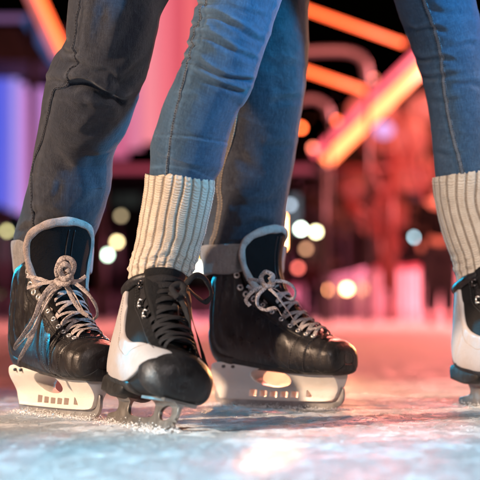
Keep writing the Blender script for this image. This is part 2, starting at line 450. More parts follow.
# ---------------------------------------------------------------- boots
class Boot:
    def __init__(s, rows, shear=0., z0=.08, nl=3.4, nh=2.3, curve=0.):
        s.rows = np.array(rows, float); s.k = shear; s.z0 = z0; s.nl, s.nh = nl, nh; s.curve = curve
    def prof(s, t):
        n = len(s.rows); R = spline(s.rows, 400); x = np.clip(t, 0, 1)*399; i = np.clip(x.astype(int), 0, 398); f = (x-i)[..., None]
        return R[i]*(1-f)+R[i+1]*f
    def raw(s, t, th):
        r = s.prof(t); c, si = np.cos(th), np.sin(th)
        n = np.where(c < 0, s.nl, s.nh)
        cc = np.sign(c)*np.abs(c)**(2/n); ss = np.sign(si)*np.abs(si)**(2/n)
        x = (r[..., 0]+r[..., 2])/2+cc*(r[..., 2]-r[..., 0])/2; z = (r[..., 1]+r[..., 3])/2+cc*(r[..., 3]-r[..., 1])/2
        w = r[..., 4]*(1-.10*(cc > 0)*cc**2)
        y = ss*w
        dz = np.clip(z-s.z0, 0, 1); x = x+s.k*dz+s.curve*dz*dz
        y = y-.10*np.clip(x-.03, 0, 1)**1.0*0
        return np.stack([x, y, z], -1)
    def ev(s, t, th, off=0.):
        t = np.asarray(t, float); th = np.asarray(th, float)
        p = s.raw(t, th); e = 2e-3; tip = sm(.10, .03, t)[..., None]
        a = s.raw(np.clip(t+e, 0, 1), th)-s.raw(np.clip(t-e, 0, 1), th); b = s.raw(t, th+.02)-s.raw(t, th-.02)
        n = np.cross(b, a); n /= np.linalg.norm(n, axis=-1)[..., None]+1e-12
        # outward
        r = s.prof(t); ctr = np.stack([(r[..., 0]+r[..., 2])/2, 0*r[..., 0], (r[..., 1]+r[..., 3])/2], -1)
        sg = np.sign(np.sum(n*(p-ctr), -1))[..., None]; sg = np.where(sg == 0, 1, sg)
        n = n*sg; n = n*(1-tip)+np.array([1., 0, 0])*tip*.8+tip*.35*(p-ctr)/.03; n /= np.linalg.norm(n, axis=-1)[..., None]+1e-12
        return p+n*np.asarray(off)[..., None], n
    def patch(s, fn, nu, nv, t, mb, edge=.08, low=-.0006, disp=None, only=None):
        "fn(u,v)->(s,theta); a panel t thick with rolled edges, standing on the boot"
        u, v = np.meshgrid(np.linspace(0, 1, nu), np.linspace(0, 1, nv))
        # denser near edges
        u = .5-.5*np.cos(PI*u); v = .5-.5*np.cos(PI*v)
        S, TH = fn(u, v)
        d = np.minimum(np.minimum(u, 1-u), np.minimum(v, 1-v))
        if only == 'end': d = 1-u
        h = low+(t-low)*np.sqrt(np.clip(1-(1-np.clip(d/edge, 0, 1))**2, 0, 1))
        if disp is not None: h = h+disp(S, TH)*np.clip(d/edge, 0, 1)
        p, n = s.ev(S, TH, h); mb.grid(p)
        if only == 'end': mb.add([p[:-1, 0].mean(0)+np.array([.0004, 0, 0])]+list(p[:-1, 0]), [(0, 1+k, 1+(k+1) % (nv-1)) for k in range(nv-1)])
    def shell(s, mb, n1=90, n2=72, off=0., s0=0., s1=1.):
        t, th = np.meshgrid(np.linspace(s0, s1, n1), np.linspace(0, 2*PI, n2, endpoint=False), indexing='ij')
        p, n = s.ev(t, th, off+0*t); mb.grid(p, True, True)

def profile_solid(name, outer, holes, half, mat, parent, bevel=.0012, widen=None, res=1):
    "flat outline with cut-outs, given thickness (and bevelled edges); widen(z)->half width"
    cu = bpy.data.curves.new(name, 'CURVE'); cu.dimensions = '2D'; cu.fill_mode = 'BOTH'; cu.extrude = max(half-bevel, .0003); cu.bevel_depth = bevel; cu.bevel_resolution = 2
    for ring in [outer]+holes:
        sp = cu.splines.new('POLY'); sp.points.add(len(ring)-1); sp.use_cyclic_u = True
        for k, (x, z) in enumerate(ring): sp.points[k].co = (x, z, 0, 1)
    o = bpy.data.objects.new(name, cu); COL.objects.link(o)
    dg = bpy.context.evaluated_depsgraph_get(); me = bpy.data.meshes.new_from_object(o.evaluated_get(dg)); bpy.data.objects.remove(o)
    for v in me.vertices:
        x, z, y = v.co
        if widen: y = y/half*widen(x, z)
        v.co = (x, y, z)
    me.name = name; me.materials.clear(); me.materials.append(mat)
    bm = bmesh.new(); bm.from_mesh(me); bmesh.ops.remove_doubles(bm, verts=bm.verts, dist=1e-6); bmesh.ops.recalc_face_normals(bm, faces=bm.faces)
    for e in bm.edges: e.smooth = e.is_manifold and e.calc_face_angle(0) < .6
    for f in bm.faces: f.smooth = True
    bm.to_mesh(me); bm.free()
    r = bpy.data.objects.new(name, me); COL.objects.link(r); r.parent = parent
    return r

def ring(cx, cz, rx, rz, n=28, rot=0, p=2.0):
    out = []
    for k in range(n):
        a = 2*PI*k/n; c, s_ = math.cos(a), math.sin(a)
        x = math.copysign(abs(c)**(2/p), c)*rx; z = math.copysign(abs(s_)**(2/p), s_)*rz
        out.append((cx+x*math.cos(rot)-z*math.sin(rot), cz+x*math.sin(rot)+z*math.cos(rot)))
    return out

def rounded(poly, n=90):
    p = list(poly)+[poly[0]]; return [tuple(q) for q in spline(p, n)[:-1]]

def smooth_row(a, k=9):
    "box-smooth along the last axis so that panel edges are clean curves"
    for _ in range(2):
        q = np.pad(a, ((0, 0), (k, k)), mode='edge'); c = np.cumsum(np.pad(q, ((0, 0), (1, 0))), axis=1); w = 2*k+1
        a = (c[:, w:]-c[:, :-w])/w
    return a

def edge_theta(bt, curve, S):
    "angle at which each boot section crosses a line drawn on the side of the boot (x,z)"
    c = spline(curve, 400); Sg = np.linspace(0, 1, 201); R = bt.prof(Sg); out = []
    for r in R:
        b = r[0:2]; d = r[2:4]-b; L = np.hypot(*d); n = np.array([-d[1], d[0]])/L; q = np.abs((c-b) @ n); f = ((c-b) @ d)/L**2
        q = np.where((f > .03) & (f < .97), q, 9); k = int(np.argmin(q)); fk = f[k] if q[k] < .01 else np.nan
        cc = 2*fk-1; nn = bt.nh if cc > 0 else bt.nl
        out.append(math.acos(max(-1, min(1, math.copysign(abs(cc)**(nn/2), cc)))) if fk == fk else np.nan)
    out = np.array(out); ok = ~np.isnan(out)
    return np.interp(S, Sg[ok], out[ok])

def stitch_line(bt, fn, parent, mat, n, off=.0042, r=.00045, length=.0026, gap=.0012):
    "row of needle stitches along fn(t)->(s,theta) on the boot"
    t = np.linspace(0, 1, 160); S, TH = fn(t); p, nn = bt.ev(S+0*t, TH+0*t, off+0*t)
    L = np.concatenate([[0], np.cumsum(np.linalg.norm(np.diff(p, axis=0), axis=1))]); mb = MB(); k = 0.
    g = lambda q: np.array([np.interp(q, L, p[:, i]) for i in range(3)]); h = lambda q: np.array([np.interp(q, L, nn[:, i]) for i in range(3)])
    while k+length < L[-1]:
        mb.tube([g(k)-h(k)*.0003, g(k+length/2)+h(k)*.0004, g(k+length)-h(k)*.0003], r, 5); k += length+gap
    mb.build('stitching', mat, parent, True)

def skate_root(name, person, x, y, yaw, roll=0., scale=1.0, label=None):
    o = bpy.data.objects.new(name, None); COL.objects.link(o); o.parent = person
    o.location = (x-person.location.x, y-person.location.y, 0)
    o.rotation_mode = 'XYZ'
    m = Matrix.Rotation(math.radians(yaw), 4, 'Z') @ Matrix.Rotation(math.radians(roll), 4, 'X')
    o.rotation_euler = m.to_euler(); o.scale = (scale,)*3
    if label: o['label'] = label
    return o, (Matrix.Translation((x, y, 0)) @ m @ Matrix.Scale(scale, 4))

HB = [(.1395, .086, .1395, .090, .003), (.1408, .076, .1402, .096, .015), (.1390, .0665, .1370, .106, .030), (.131, .0625, .128, .1125, .0405), (.106, .062, .103, .119, .0445),
      (.072, .062, .078, .129, .046), (.034, .063, .053, .146, .0445), (-.006, .066, .028, .172, .041), (-.05, .069, .006, .194, .038),
      (-.088, .072, -.008, .210, .0355), (-.112, .080, -.016, .219, .034), (-.122, .104, -.022, .226, .0345), (-.121, .140, -.026, .233, .036),
      (-.114, .180, -.030, .240, .038), (-.110, .222, -.034, .250, .041)]

def eye_theta(t):
    "half angle of the lacing gap along the boot"
    return np.interp(t, [.28, .36, .5, .64, .8, .95, 1.0], [.42, .55, .72, .80, .92, .98, 1.0])

def lace_rows(bt, mb, ts, w=.0037, off=.0105, flat=.20, slack=.0015):
    for k in range(len(ts)-1):
        for sg in (-1, 1):
            a, b = ts[k], ts[k+1]
            u = np.linspace(0, 1, 22); t = a+(b-a)*u*.9
            th0, th1 = -sg*float(eye_theta(a))*1.06, sg*float(eye_theta(b))*1.06
            th = th0+(th1-th0)*u
            lift = off*np.sin(PI*np.clip(u*1.0, 0, 1))**.5+.0028+slack*np.sin(u*9+k)*.3+(.0018 if sg > 0 else 0)*np.sin(PI*u)
            p, n = bt.ev(t, th, lift-.004*0)
            mb.tube(p, w*random.uniform(.88, 1.08), 10, flat, up=n)

def hockey_skate(person, x, y, yaw, roll, shear, scale, label, curve=.0):
    root, MW = skate_root('hockey_skate', person, x, y, yaw, roll, scale, label)
    bt = Boot(HB, shear, .08, curve=curve)
    mb = MB(); bt.shell(mb, 110, 84, 0.); mb.build('boot', M['boot_smooth'], root, True)
    # quarters, one each side, wrapping round to the heel
    for sg in (-1, 1):
        q = MB()
        def fn(u, v, sg=sg):
            S = .27+.725*u; lo = eye_theta(S)*1.0; hi = 2.75+0*S
            lo = lo+.45*sm(.12, 0, u)
            return S, sg*(lo+(hi-lo)*v)
        def dsp(S, TH):
            a = np.abs(TH); r = 0
            for k in range(4):          # swooping moulded ribs of the rear quarter
                c = 1.15+.33*k+.9*(1-S); r = r+.0022*np.exp(-((a-c)/.06)**2)*sm(.62, .74, S)*sm(1.0, .93, S)
            r = r-.0012*np.exp(-((S-(.50+.10*np.cos(a)))/.012)**2)
            r = r+.0012*np.exp(-((S-(.42-.06*(a-1.2)))/.02)**2)*sm(.9, 1.2, a)
            return r
        bt.patch(fn, 150, 60, .0034, q, .05, disp=dsp); q.build('quarter_panel', M['boot'], root, True)
        e = MB()                        # eyestay strip
        bt.patch(lambda u, v, sg=sg: ((lambda S: (S, sg*(eye_theta(S)*.97+(.40-.12*u)*v)))(.285+.70*u)), 90, 14, .0052, e, .22)
        e.build('eyestay', M['boot_smooth'], root, True)
    # toe cap with its moulded ridge
    t = MB()
    bt.patch(lambda u, v: ((.305+.035*np.cos(2*PI*(v-.5)))*u, -PI+2*PI*v), 80, 90, .0036, t, .05, only='end',
             disp=lambda S, TH: -.0010*np.exp(-((S-.245)/.006)**2)+.0012*np.exp(-((S-.27)/.014)**2))
    t.build('toe_cap', M['toe'], root, True)
    st = MB()                           # strap of leather between cap and quarter
    bt.patch(lambda u, v: (.305+.07*u+.02*np.cos(v*6.28), -2.5+5.0*v), 20, 70, .0046, st, .2); st.build('vamp_band', M['boot_smooth'], root, True)
    for sg in (-1, 1):
        stitch_line(bt, lambda t, sg=sg: (.30+.66*t, sg*(eye_theta(.30+.66*t)+.42-.10*t)), root, M['thread_boot'], 0, .0044)
        stitch_line(bt, lambda t, sg=sg: (.40+.10*np.cos((.7+1.9*t)*1.0)+.05, sg*(.95+1.6*t)), root, M['thread_boot'], 0, .0046)
    stitch_line(bt, lambda t: (.372+.02*np.cos(t*6.28), -2.3+4.6*t), root, M['thread_boot'], 0, .0050)
    stitch_line(bt, lambda t: (.315+.02*np.cos(t*6.28), -2.3+4.6*t), root, M['thread_boot'], 0, .0050)
    # outsole
    so = MB()
    bt.patch(lambda u, v: (.03+.70*u, 2.25+(2*PI-4.5)*v), 70, 30, .0045, so, .1); so.build('outsole', M['rubber'], root, True)
    hc = MB()
    bt.patch(lambda u, v: (.60+.24*u, 2.2+(2*PI-4.4)*v), 30, 40, .0058, hc, .12); hc.build('heel_counter', M['toe'], root, True)
    # eyelets
    ts = [.315, .350, .388, .428, .47, .515, .565, .63, .72, .82, .93]
    for tt in ts:
        for sg in (-1, 1):
            c, n = bt.ev(np.array(tt), np.array(sg*(float(eye_theta(tt))+.13)), np.array(.0056))
            em = MB(); n = n/np.linalg.norm(n); ref = np.cross(n, [0, 0, 1.]); ref /= np.linalg.norm(ref); r2 = np.cross(n, ref)
            a = np.linspace(0, 2*PI, 17)[:-1]; a = np.append(a, a[0])
            R0 = .0056 if tt > .6 else .0042
            G = []
            for rr, hh in ((R0*.45, -.001), (R0*.55, .0008), (R0*.78, .0014), (R0, .0007), (R0*1.05, -.001)):
                G.append([c+n*hh+ref*rr*math.cos(b)+r2*rr*math.sin(b) for b in a[:-1]])
            em.grid(np.array(G), True); em.build('eyelet', M['metal_eye'], root, True)
    lm = MB(); lace_rows(bt, lm, ts[:9], .0031); 
    lm.build('crossed_laces', M['lace_grey'], root, True)
    # tongue
    kz = lambda x, z: x+shear*max(0, z-.08)+curve*max(0, z-.08)**2
    TR = [(.078, .136, .020, .004), (.053, .156, .028, .008), (.031, .180, .036, .014), (.015, .206, .043, .020), (.007, .232, .050, .024), (.007, .258, .055, .027), (.012, .282, .057, .028), (.020, .303, .057, .028)]
    R = spline(TR, 60); nu = 41; u = np.linspace(-1, 1, nu); G = []; zt = .303; z1 = .254
    for r in R:
        z = r[1]; k = 1.0 if z < z1 else max(0.0, 1-((z-z1)/(zt-z1))**3.2)**(1/2.2)
        w = r[2]*max(k, .02); yy = u*w
        xx = kz(r[0], z)-r[3]*(yy/r[2])**2
        G.append(np.stack([xx+.0006*np.cos(yy*900)*0, yy, 0*xx+z], -1))
    G = np.array(G)
    tb = MB(); thick = np.array([.010, 0, -.001]); both = np.concatenate([G, (G-thick)[:, ::-1]], axis=1); tb.grid(both, True, True)
    tb.build('tongue', M['tongue'], root, True)
    # felt edging follows the outline
    idx = [j for j in range(len(R)) if R[j, 1] > .195]
    L_ = [G[j, 0] for j in idx]; Rr = [G[j, -1] for j in idx][::-1]
    out = np.array(L_+list(G[-1][::4][1:-1])+Rr)-thick*.35
    # even respacing
    ll = np.concatenate([[0], np.cumsum(np.linalg.norm(np.diff(out, axis=0), axis=1))]); q = np.linspace(0, ll[-1], 110)
    out = np.stack([np.interp(q, ll, out[:, i]) for i in range(3)], -1)
    k5 = np.ones(7)/7; pad = np.pad(out, ((3, 3), (0, 0)), mode='edge'); out = np.stack([np.convolve(pad[:, i], k5, 'valid') for i in range(3)], -1)
    fb = MB(); nr = out-np.array([kz(-.05, .25), 0, .24]); nr /= np.linalg.norm(nr, axis=1)[:, None]; nr = nr*.35+np.array([.9, 0, 0])
    fb.tube(out, lambda t: .0072*(1+.06*math.sin(t*70)+.05*math.sin(t*31)), 14, .62, up=nr); fb.build('felt_edging', M['felt'], root, True)
    sl = MB()                            # two vertical welts on the tongue
    for yy in (-.004, .006):
        pts = [(np.interp(z, R[:, 1], [kz(a[0], a[1]) for a in R])+.0006, yy, z) for z in np.linspace(.20, .290, 24)]
        sl.tube(pts, .0010, 6)
    each(sl, 'tongue_welt', M['boot_smooth'], root, True)
    # blade holder
    outer = rounded([(-.112, .014), (-.121, .028), (-.124, .048), (-.118, .066), (-.109, .0750), (-.07, .0760), (-.03, .0755), (.01, .0745), (.05, .0725), (.09, .0690), (.118, .0655), (.127, .058),
                     (.129, .042), (.124, .027), (.112, .0165), (.06, .014), (0, .0135), (-.06, .0135)], 120)
    holes = [ring(.000, .0510, .041, .0165, 44, -.06, 2.1)]
    for k in range(5):
        cx = -.044+.0215*k; t_ = (.0300, .0285, .0278, .0280, .0290)[k]
        holes.append([(cx-.0094, .0178), (cx+.0074, .0178), (cx+.0094, t_-.0004), (cx+.0072, t_+.0010), (cx-.0060, t_+.0014), (cx-.0080, t_)])
    holes.append(rounded([(.064, .0195), (.079, .0195), (.071, .0310), (.066, .0315)], 24))
    wd = lambda x, z: .0085+.020*float(sm(.030, .072, z))+.002*float(sm(.02, .01, z))
    profile_solid('blade_holder', outer, holes, .01, M['holder'], root, .0010, wd)
    steel = rounded([(-.128, .030), (-.1285, .014), (-.116, .003), (-.08, .0003), (0, -.0006), (.08, .0003), (.118, .004), (.133, .016), (.1345, .034), (.129, .036), (.12, .016), (.06, .0125), (0, .012), (-.06, .0125), (-.116, .0145), (-.122, .030)], 140)
    profile_solid('steel_runner', steel, [], .0026, M['steel'], root, .0004)
    rv = MB()
    for k, xx in enumerate((-.09, -.07, .05, .072, .094, .112)):
        for sg in (-1, 1):
            rv.tube([(xx, sg*.026, .0655+(.004 if xx < 0 else 0)), (xx, sg*.0325, .0650+(.004 if xx < 0 else 0))], .0026, 10)
    each(rv, 'rivet', M['dark_metal'], root, True)
    return root, bt, MW

WB = [(.1155, .064, .1155, .068, .003), (.1163, .056, .1155, .078, .015), (.1135, .0455, .110, .092, .033), (.097, .042, .094, .103, .0465),
      (.066, .042, .068, .112, .0490), (.028, .044, .044, .130, .0465), (-.008, .047, .022, .150, .040), (-.045, .050, .005, .168, .036),
      (-.078, .052, -.006, .181, .0345), (-.102, .060, -.012, .189, .033), (-.110, .085, -.016, .195, .033), (-.106, .115, -.018, .201, .034),
      (-.099, .150, -.020, .207, .036), (-.094, .188, -.022, .212, .0375)]

def woman_skate(person, x, y, yaw, roll, shear, scale, label, curve=0.):
    root, MW = skate_root('figure_skate', person, x, y, yaw, roll, scale, label)
    bt = Boot(WB, shear, .06, nl=3.0, curve=curve)
    mb = MB(); bt.shell(mb, 110, 84, 0.); mb.build('boot', M['mesh_black'], root, True)
    for sg in (-1, 1):
        w = MB()                        # white side panel: tall at the heel, tapering into a point over the toe cap
        def fn(u, v, sg=sg):
            S = .20+.80*u
            lo = edge_theta(bt, [(-.070, .215), (-.066, .185), (-.060, .155), (-.048, .128), (-.025, .110), (.008, .103), (.038, .105), (.066, .113)], S)
            hi = np.interp(S, [.20, .24, .3, .38, .5, .7, 1.0], [.66, 1.12, 1.72, 2.2, 2.45, 2.6, 2.75])
            lo = smooth_row(lo); hi = smooth_row(hi)
            return S, sg*(lo+(hi-lo)*v)
        bt.patch(fn, 110, 44, .0040, w, .05, disp=lambda S, TH: -.0008*np.exp(-((S-.66)/.006)**2)); w.build('white_side_panel', M['white_panel'], root, True)
        e = MB()
        bt.patch(lambda u, v, sg=sg: ((lambda S: (S, sg*(eye_theta(S)*.80+(.46-.10*u)*v)))(.27+.72*u)), 110, 22, .0042, e, .15,
                 disp=lambda S, TH: .0006*np.sign(np.sin(S*170+np.abs(TH)*9)))
        e.build('eyestay', M['mesh_black'], root, True)
    for sg in (-1, 1):
        stitch_line(bt, lambda t, sg=sg: (.30+.66*t, sg*(eye_theta(.30+.66*t)*.80+.40)), root, M['thread_boot'], 0, .0046)
        stitch_line(bt, lambda t, sg=sg: (.34+.60*t, sg*(edge_theta(bt, [(-.070, .215), (-.066, .185), (-.060, .155), (-.048, .128), (-.025, .110), (.008, .103), (.038, .105), (.066, .113)], .34+.60*t)+.10)), root, M['thread_white'], 0, .0042)
    t = MB()
    bt.patch(lambda u, v: ((.275+.055*np.cos(2*PI*(v-.5))-.02*np.cos(4*PI*(v-.5)))*u, -PI+2*PI*v), 80, 90, .0036, t, .05, only='end'); t.build('toe_cap', M['toe'], root, True)
    so = MB()
    bt.patch(lambda u, v: (.40+.34*u, 2.25+(2*PI-4.5)*v), 70, 30, .0042, so, .1); so.build('outsole', M['rubber'], root, True)
    hb = profile_solid('heel_block', rounded([(-.108, .046), (-.106, .062), (-.06, .058), (-.035, .052), (-.04, .044), (-.07, .040)], 50), [], .026, M['rubber'], root, .004)
    cb = MB()                           # padded collar
    th = np.linspace(.75, 2*PI-.75, 60); p, n = bt.ev(np.full(60, .985), th, np.full(60, .001)); cb.tube(p, .0075, 12); cb.build('padded_collar', M['boot_smooth'], root, True)
    kz = lambda x_, z: x_+shear*max(0, z-.06)+curve*max(0, z-.06)**2
    TR = [(.066, .122, .019, .003), (.044, .140, .026, .006), (.022, .164, .031, .010), (.004, .190, .035, .016), (-.006, .204, .034, .018), (-.012, .216, .033, .020), (-.014, .226, .032, .020)]
    R = spline(TR, 50); u = np.linspace(-1, 1, 31); G = []
    for r in R:
        k = 1.0 if r[1] < .210 else max(0, 1-((r[1]-.210)/.016)**3)**.5
        yy = u*r[2]*max(k, .02); G.append(np.stack([kz(r[0], r[1])-r[3]*(yy/r[2])**2+.004, yy, 0*yy+r[1]], -1))
    G = np.array(G); tb = MB(); tb.grid(np.concatenate([G, (G-np.array([.010, 0, 0]))[:, ::-1]], axis=1), True, True); tb.build('tongue', M['mesh_black'], root, True)
    # hooks up the ankle
    for tt in (.53, .68, .93):
        for sg in (-1, 1):
            c, n = bt.ev(np.array(tt), np.array(sg*(float(eye_theta(tt))*.80+.24)), np.array(.004)); up = np.array([0, 0, 1.]); sd = np.cross(n, up); sd /= np.linalg.norm(sd)
            h = MB()
            for dd in (-.0045, .0045):
                h.tube([c-up*.003+up*dd+n*0, c+n*.005+up*dd, c+n*.007+up*dd+sd*sg*.004, c+n*.005+up*dd+sd*sg*.008], 0.0015, 8)
            h.tube([c+up*.0045+n*.005, c-up*.0045+n*.005], 0.0015, 8)
            h.build('lace_hook', M['metal_eye'] if tt in (.53, .68) else M['dark_metal'], root, True)
    ts = [.285, .325, .365, .41, .46, .52, .59, .67, .76, .86, .96]
    lm = MB(); lace_rows(bt, lm, ts, .0040, .0145, .24); lm.build('crossed_laces', M['lace_black'], root, True)
    # runner and stanchions
    outer = rounded([(-.118, .012), (-.120, .006), (-.112, .0015), (-.06, 0.), (0, -.0004), (.05, .0002), (.088, .003), (.108, .010), (.119, .022), (.121, .036), (.116, .0415), (.08, .0425), (.045, .0425),
                     (.044, .036), (.046, .026), (.040, .0175), (.02, .0145), (-.02, .0142), (-.043, .0165), (-.050, .026), (-.046, .038), (-.044, .0455), (-.098, .0480), (-.096, .040), (-.086, .026), (-.090, .0175), (-.105, .0145)], 220)
    holes = [ring(.083, .0245, .0205, .0105, 30, .12, 2.3)]
    wd = lambda x_, z: .0026+.011*float(sm(.033, .044, z))
    profile_solid('runner', outer, holes, .003, M['pewter'], root, .0006, wd)
    tp = MB()
    for k in range(5):
        a = .25+.25*k; tp.tube([(.110+.006*math.sin(a), 0, .010+.006*k), (.1185+.0045*math.sin(a), 0, .008+.0065*k)], lambda t: .0028*(1-.8*t)+.0003, 6)
    each(tp, 'toe_pick', M['pewter'], root)
    pl = MB(); pl.box((.080, 0, .0405), (.078, .048, .004)); pl.box((-.072, 0, .0450), (.056, .038, .004)); 
    each(pl, 'sole_plate', M['pewter'], root)
    return root, bt, MW

def loops(parent, strands, mat, name='bow', w=.0034, flat=.24):
    mb = MB()
    for st in strands:
        pts = spline([P(*q[:3]) for q in st['p']], st.get('n', 40)); ww = st.get('w', w)
        f = st.get('flat', flat)*.8; ww *= .90
        tw = st.get('twist', 0.); n = len(pts)
        up = np.array([[math.sin(tw*k/n*PI), -math.cos(tw*k/n*PI), .25] for k in range(n)])
        mb.tube(pts, lambda t, ww=ww: ww*(1+.08*math.sin(t*40)), 10, f, up=up)
    o = mb.build(name, mat, None, True)
    o.parent = parent; bpy.context.view_layer.update(); o.matrix_parent_inverse = parent.matrix_world.inverted()
    return o

# ================================================================ PEOPLE
def person_root(x, y, label, group=None):
    o = empty('person', (x, y, 0)); tag(o, label, 'person', group); return o
bpy.context.view_layer.update()

man = person_root(-.10, 2.60, 'person in charcoal jeans and black hockey skates, standing behind the blue jeans')
woman = person_root(.16, 2.42, 'person in tight blue jeans with cream ribbed leg warmers and black and white skates')
bpy.context.view_layer.update()

def W(px, py, d): return tuple(P(px, py, d))

# ---- skates
sk1, bt1, MW1 = hockey_skate(man, -.280, 2.455, -55, -2, .06, .98, 'black hockey skate with a big grey knotted bow, toe towards the viewer')
sk2, bt2, MW2 = hockey_skate(man, .061, 2.66, -36, 0, -.05, .98, 'black hockey skate seen from its side with neat grey laces')
sk3, bt3, MW3 = woman_skate(woman, -.139, 2.205, -64, -14, .04, 1.0, 'black and white skate crossing in front of the hockey skates', curve=.0)
sk4, bt4, MW4 = woman_skate(woman, .428, 2.62, -66, -1, .02, 1.06, 'black and white skate cut by the edge of the view')

# ---- man's jeans
front_rows = [(170, 62, -160, 2.44), (150, 55, -90, 2.41), (132, 50, -40, 2.39), (116.5, 46.5, 0, 2.38), (112, 45.5, 27, 2.38), (108.5, 43.5, 50, 2.38), (101, 43, 67, 2.39), (95, 46.5, 80, 2.40), (91, 46, 93, 2.41), (85.5, 44.5, 113, 2.43),
              (79.5, 40.5, 130, 2.45), (74.5, 39, 150, 2.47), (71, 40.5, 177, 2.485), (67.5, 40, 193, 2.49), (62.5, 39.5, 210, 2.52), (57.5, 38, 225, 2.535), (52.5, 39, 243, 2.55), (51, 38, 247, 2.555)]
seam1 = [(83, -30), (83, 0), (83, 15), (80, 27), (79, 43), (75, 55), (78, 63), (72, 70), (67, 82), (56, 89), (50, 110), (42, 143), (35.5, 167), (33.5, 190), (37, 207), (34, 222), (28, 240)]
cr1 = [dict(p=[(58, 84), (72, 85), (88, 86), (104, 95), (127, 104)], a=.0125, w=5.0, e0=.35, e1=.10),
       dict(p=[(100, 98), (118, 88), (134, 74), (147, 58)], a=.0050, w=5, sd=1, side=-1),
       dict(p=[(44, 83), (54, 80), (66, 84)], a=.0035, w=2.6), dict(p=[(62, 66), (72, 62), (84, 66), (96, 74)], a=.0024, w=3.5),
       dict(p=[(62, 49), (70, 53), (82, 52)], a=.0035, w=2.4), dict(p=[(90, 70), (108, 74), (120, 84)], a=.0030, w=4),
       dict(p=[(78, 104), (100, 110), (126, 112)], a=.0032, w=5), dict(p=[(112, 118), (98, 124), (84, 140)], a=.0022, w=6),
       dict(p=[(135, -10), (132, 20), (120, 50), (100, 66)], a=.0030, w=8, side=-1), dict(p=[(104, 0), (100, 24), (96, 50)], a=.0016, w=6),
       dict(p=[(42, 205), (55, 196), (62, 176)], a=.0022, w=4), dict(p=[(30, 215), (44, 211), (60, 216)], a=.0028, w=3.2), dict(p=[(70, 214), (88, 205), (104, 190)], a=.0022, w=4),
       dict(p=[(50, 150), (62, 160), (70, 180)], a=.0016, w=5), dict(p=[(60, 130), (80, 134), (104, 128)], a=.0016, w=5), dict(p=[(96, 150), (92, 170), (98, 195)], a=.0018, w=5), dict(p=[(16, 232), (30, 228), (46, 234)], a=.003, w=3)]
L1 = Leg(front_rows, 360, 220, cr1, fold=.0008, seed=2.3, wear_lines=[dict(p=seam1, w=2.4, step=9, k=.75)])
back_rows = [(262, 66, -160, 2.70), (260, 58, -80, 2.68), (258, 51, 0, 2.67), (259, 49.5, 50, 2.67), (257.5, 47.5, 85, 2.67), (255.5, 45.5, 112, 2.68), (252.5, 43.5, 150, 2.70), (248, 42, 181, 2.71), (246, 39.5, 212, 2.72), (243.5, 40, 236, 2.73), (243, 39, 252, 2.73)]
seam2 = [(243, -20), (241, 40), (237, 90), (234, 117), (226, 152), (220, 181), (221, 202), (216, 230), (212, 250)]
cr2 = [dict(p=[(268, 106), (284, 100), (306, 98)], a=.0035, w=4), dict(p=[(260, 60), (282, 66), (306, 62)], a=.0022, w=5), dict(p=[(230, 196), (244, 206), (262, 204), (284, 196)], a=.0028, w=5),
       dict(p=[(240, 232), (256, 222), (274, 226)], a=.0022, w=4), dict(p=[(262, 150), (278, 146), (298, 150)], a=.0026, w=5), dict(p=[(236, 150), (250, 168), (268, 174)], a=.002, w=6), dict(p=[(222, 222), (232, 214), (236, 200)], a=.0018, w=4),
       dict(p=[(262, 10), (276, 60), (280, 130)], a=.002, w=9)]
L2 = Leg(back_rows, 330, 200, cr2, fold=.0009, seed=8.1, wear_lines=[dict(p=seam2, w=2.6, step=6, k=.6)])
def man_hips(mb):
    c = np.array(W(215, -190, 2.58)); R = spline([(.10, .085, -.04), (.175, .125, .0), (.18, .13, .10), (.165, .12, .20)], 24)
    a = np.linspace(0, 2*PI, 48, endpoint=False)
    mb.grid(np.array([[c+np.array([r[0]*math.cos(t), r[1]*math.sin(t), r[2]]) for t in a] for r in R]), True, True)
jm = cloth_obj('jeans', [L1, L2], M['denim_man'], man, man_hips)
def cuffs(leg, py0, py1, hold, parent, flare=1.04):
    "the turned hem: rolled band round the boot top"
    rows = leg.R; n = 18; out = []
    G = leg.G; j0 = int(np.argmin(np.abs(rows[:, 2]-py0))); base = G[j0:]
    nu = leg.nu; th = np.linspace(-PI, PI, nu, endpoint=False); mb = MB(); A = []
    ctr = leg.C[-1]; rad = leg.rad[-1]
    H = (py1-py0)/F*rows[-1, 3]
    prof = [(.94, .002), (1.0*flare, .0045), (1.04*flare, .001), (1.045*flare, -.2*H), (1.02+.02*flare, -.6*H), (.99*flare, -H), (.96, -H-.002), (.92, -H+.002), (.90, -.3*H)]
    for k, z in prof:
        wv = 1+.02*np.sin(th*3+1)+.016*np.sin(th*7+k*9)+.012*np.sin(th*13+z*300)
        drop = .004*np.sin(th*2+.5)+.002*np.sin(th*5)
        p = leg.C[j0][None]+rad*k*wv[:, None]*(np.array([1., 0, 0])*np.sin(th)[:, None]+np.array([0, -1., 0])*np.cos(th)[:, None]*leg.depth)
        p[:, 2] += z+drop*(z < -.003); A.append(p)
    mb.grid(np.array(A), True)
    o = cloth_extra(mb, 'turned_cuff', M['denim_inner'], parent); o.location = (0, 0, 0)
    s_ = o.modifiers.new('s', 'SUBSURF'); s_.levels = s_.render_levels = 2
    return o
cuffs(L1, 243, 272, None, jm); cuffs(L2, 248, 273, None, jm, 1.06)
seam(L1, seam1, jm, M['denim_man'], M['thread_dark'], .0026, .0046, rows=(.0,))
seam(L2, seam2, jm, M['seam_man'], M['thread_tan'], .0056, .0046, rows=(-1, 1), thick=.0009)

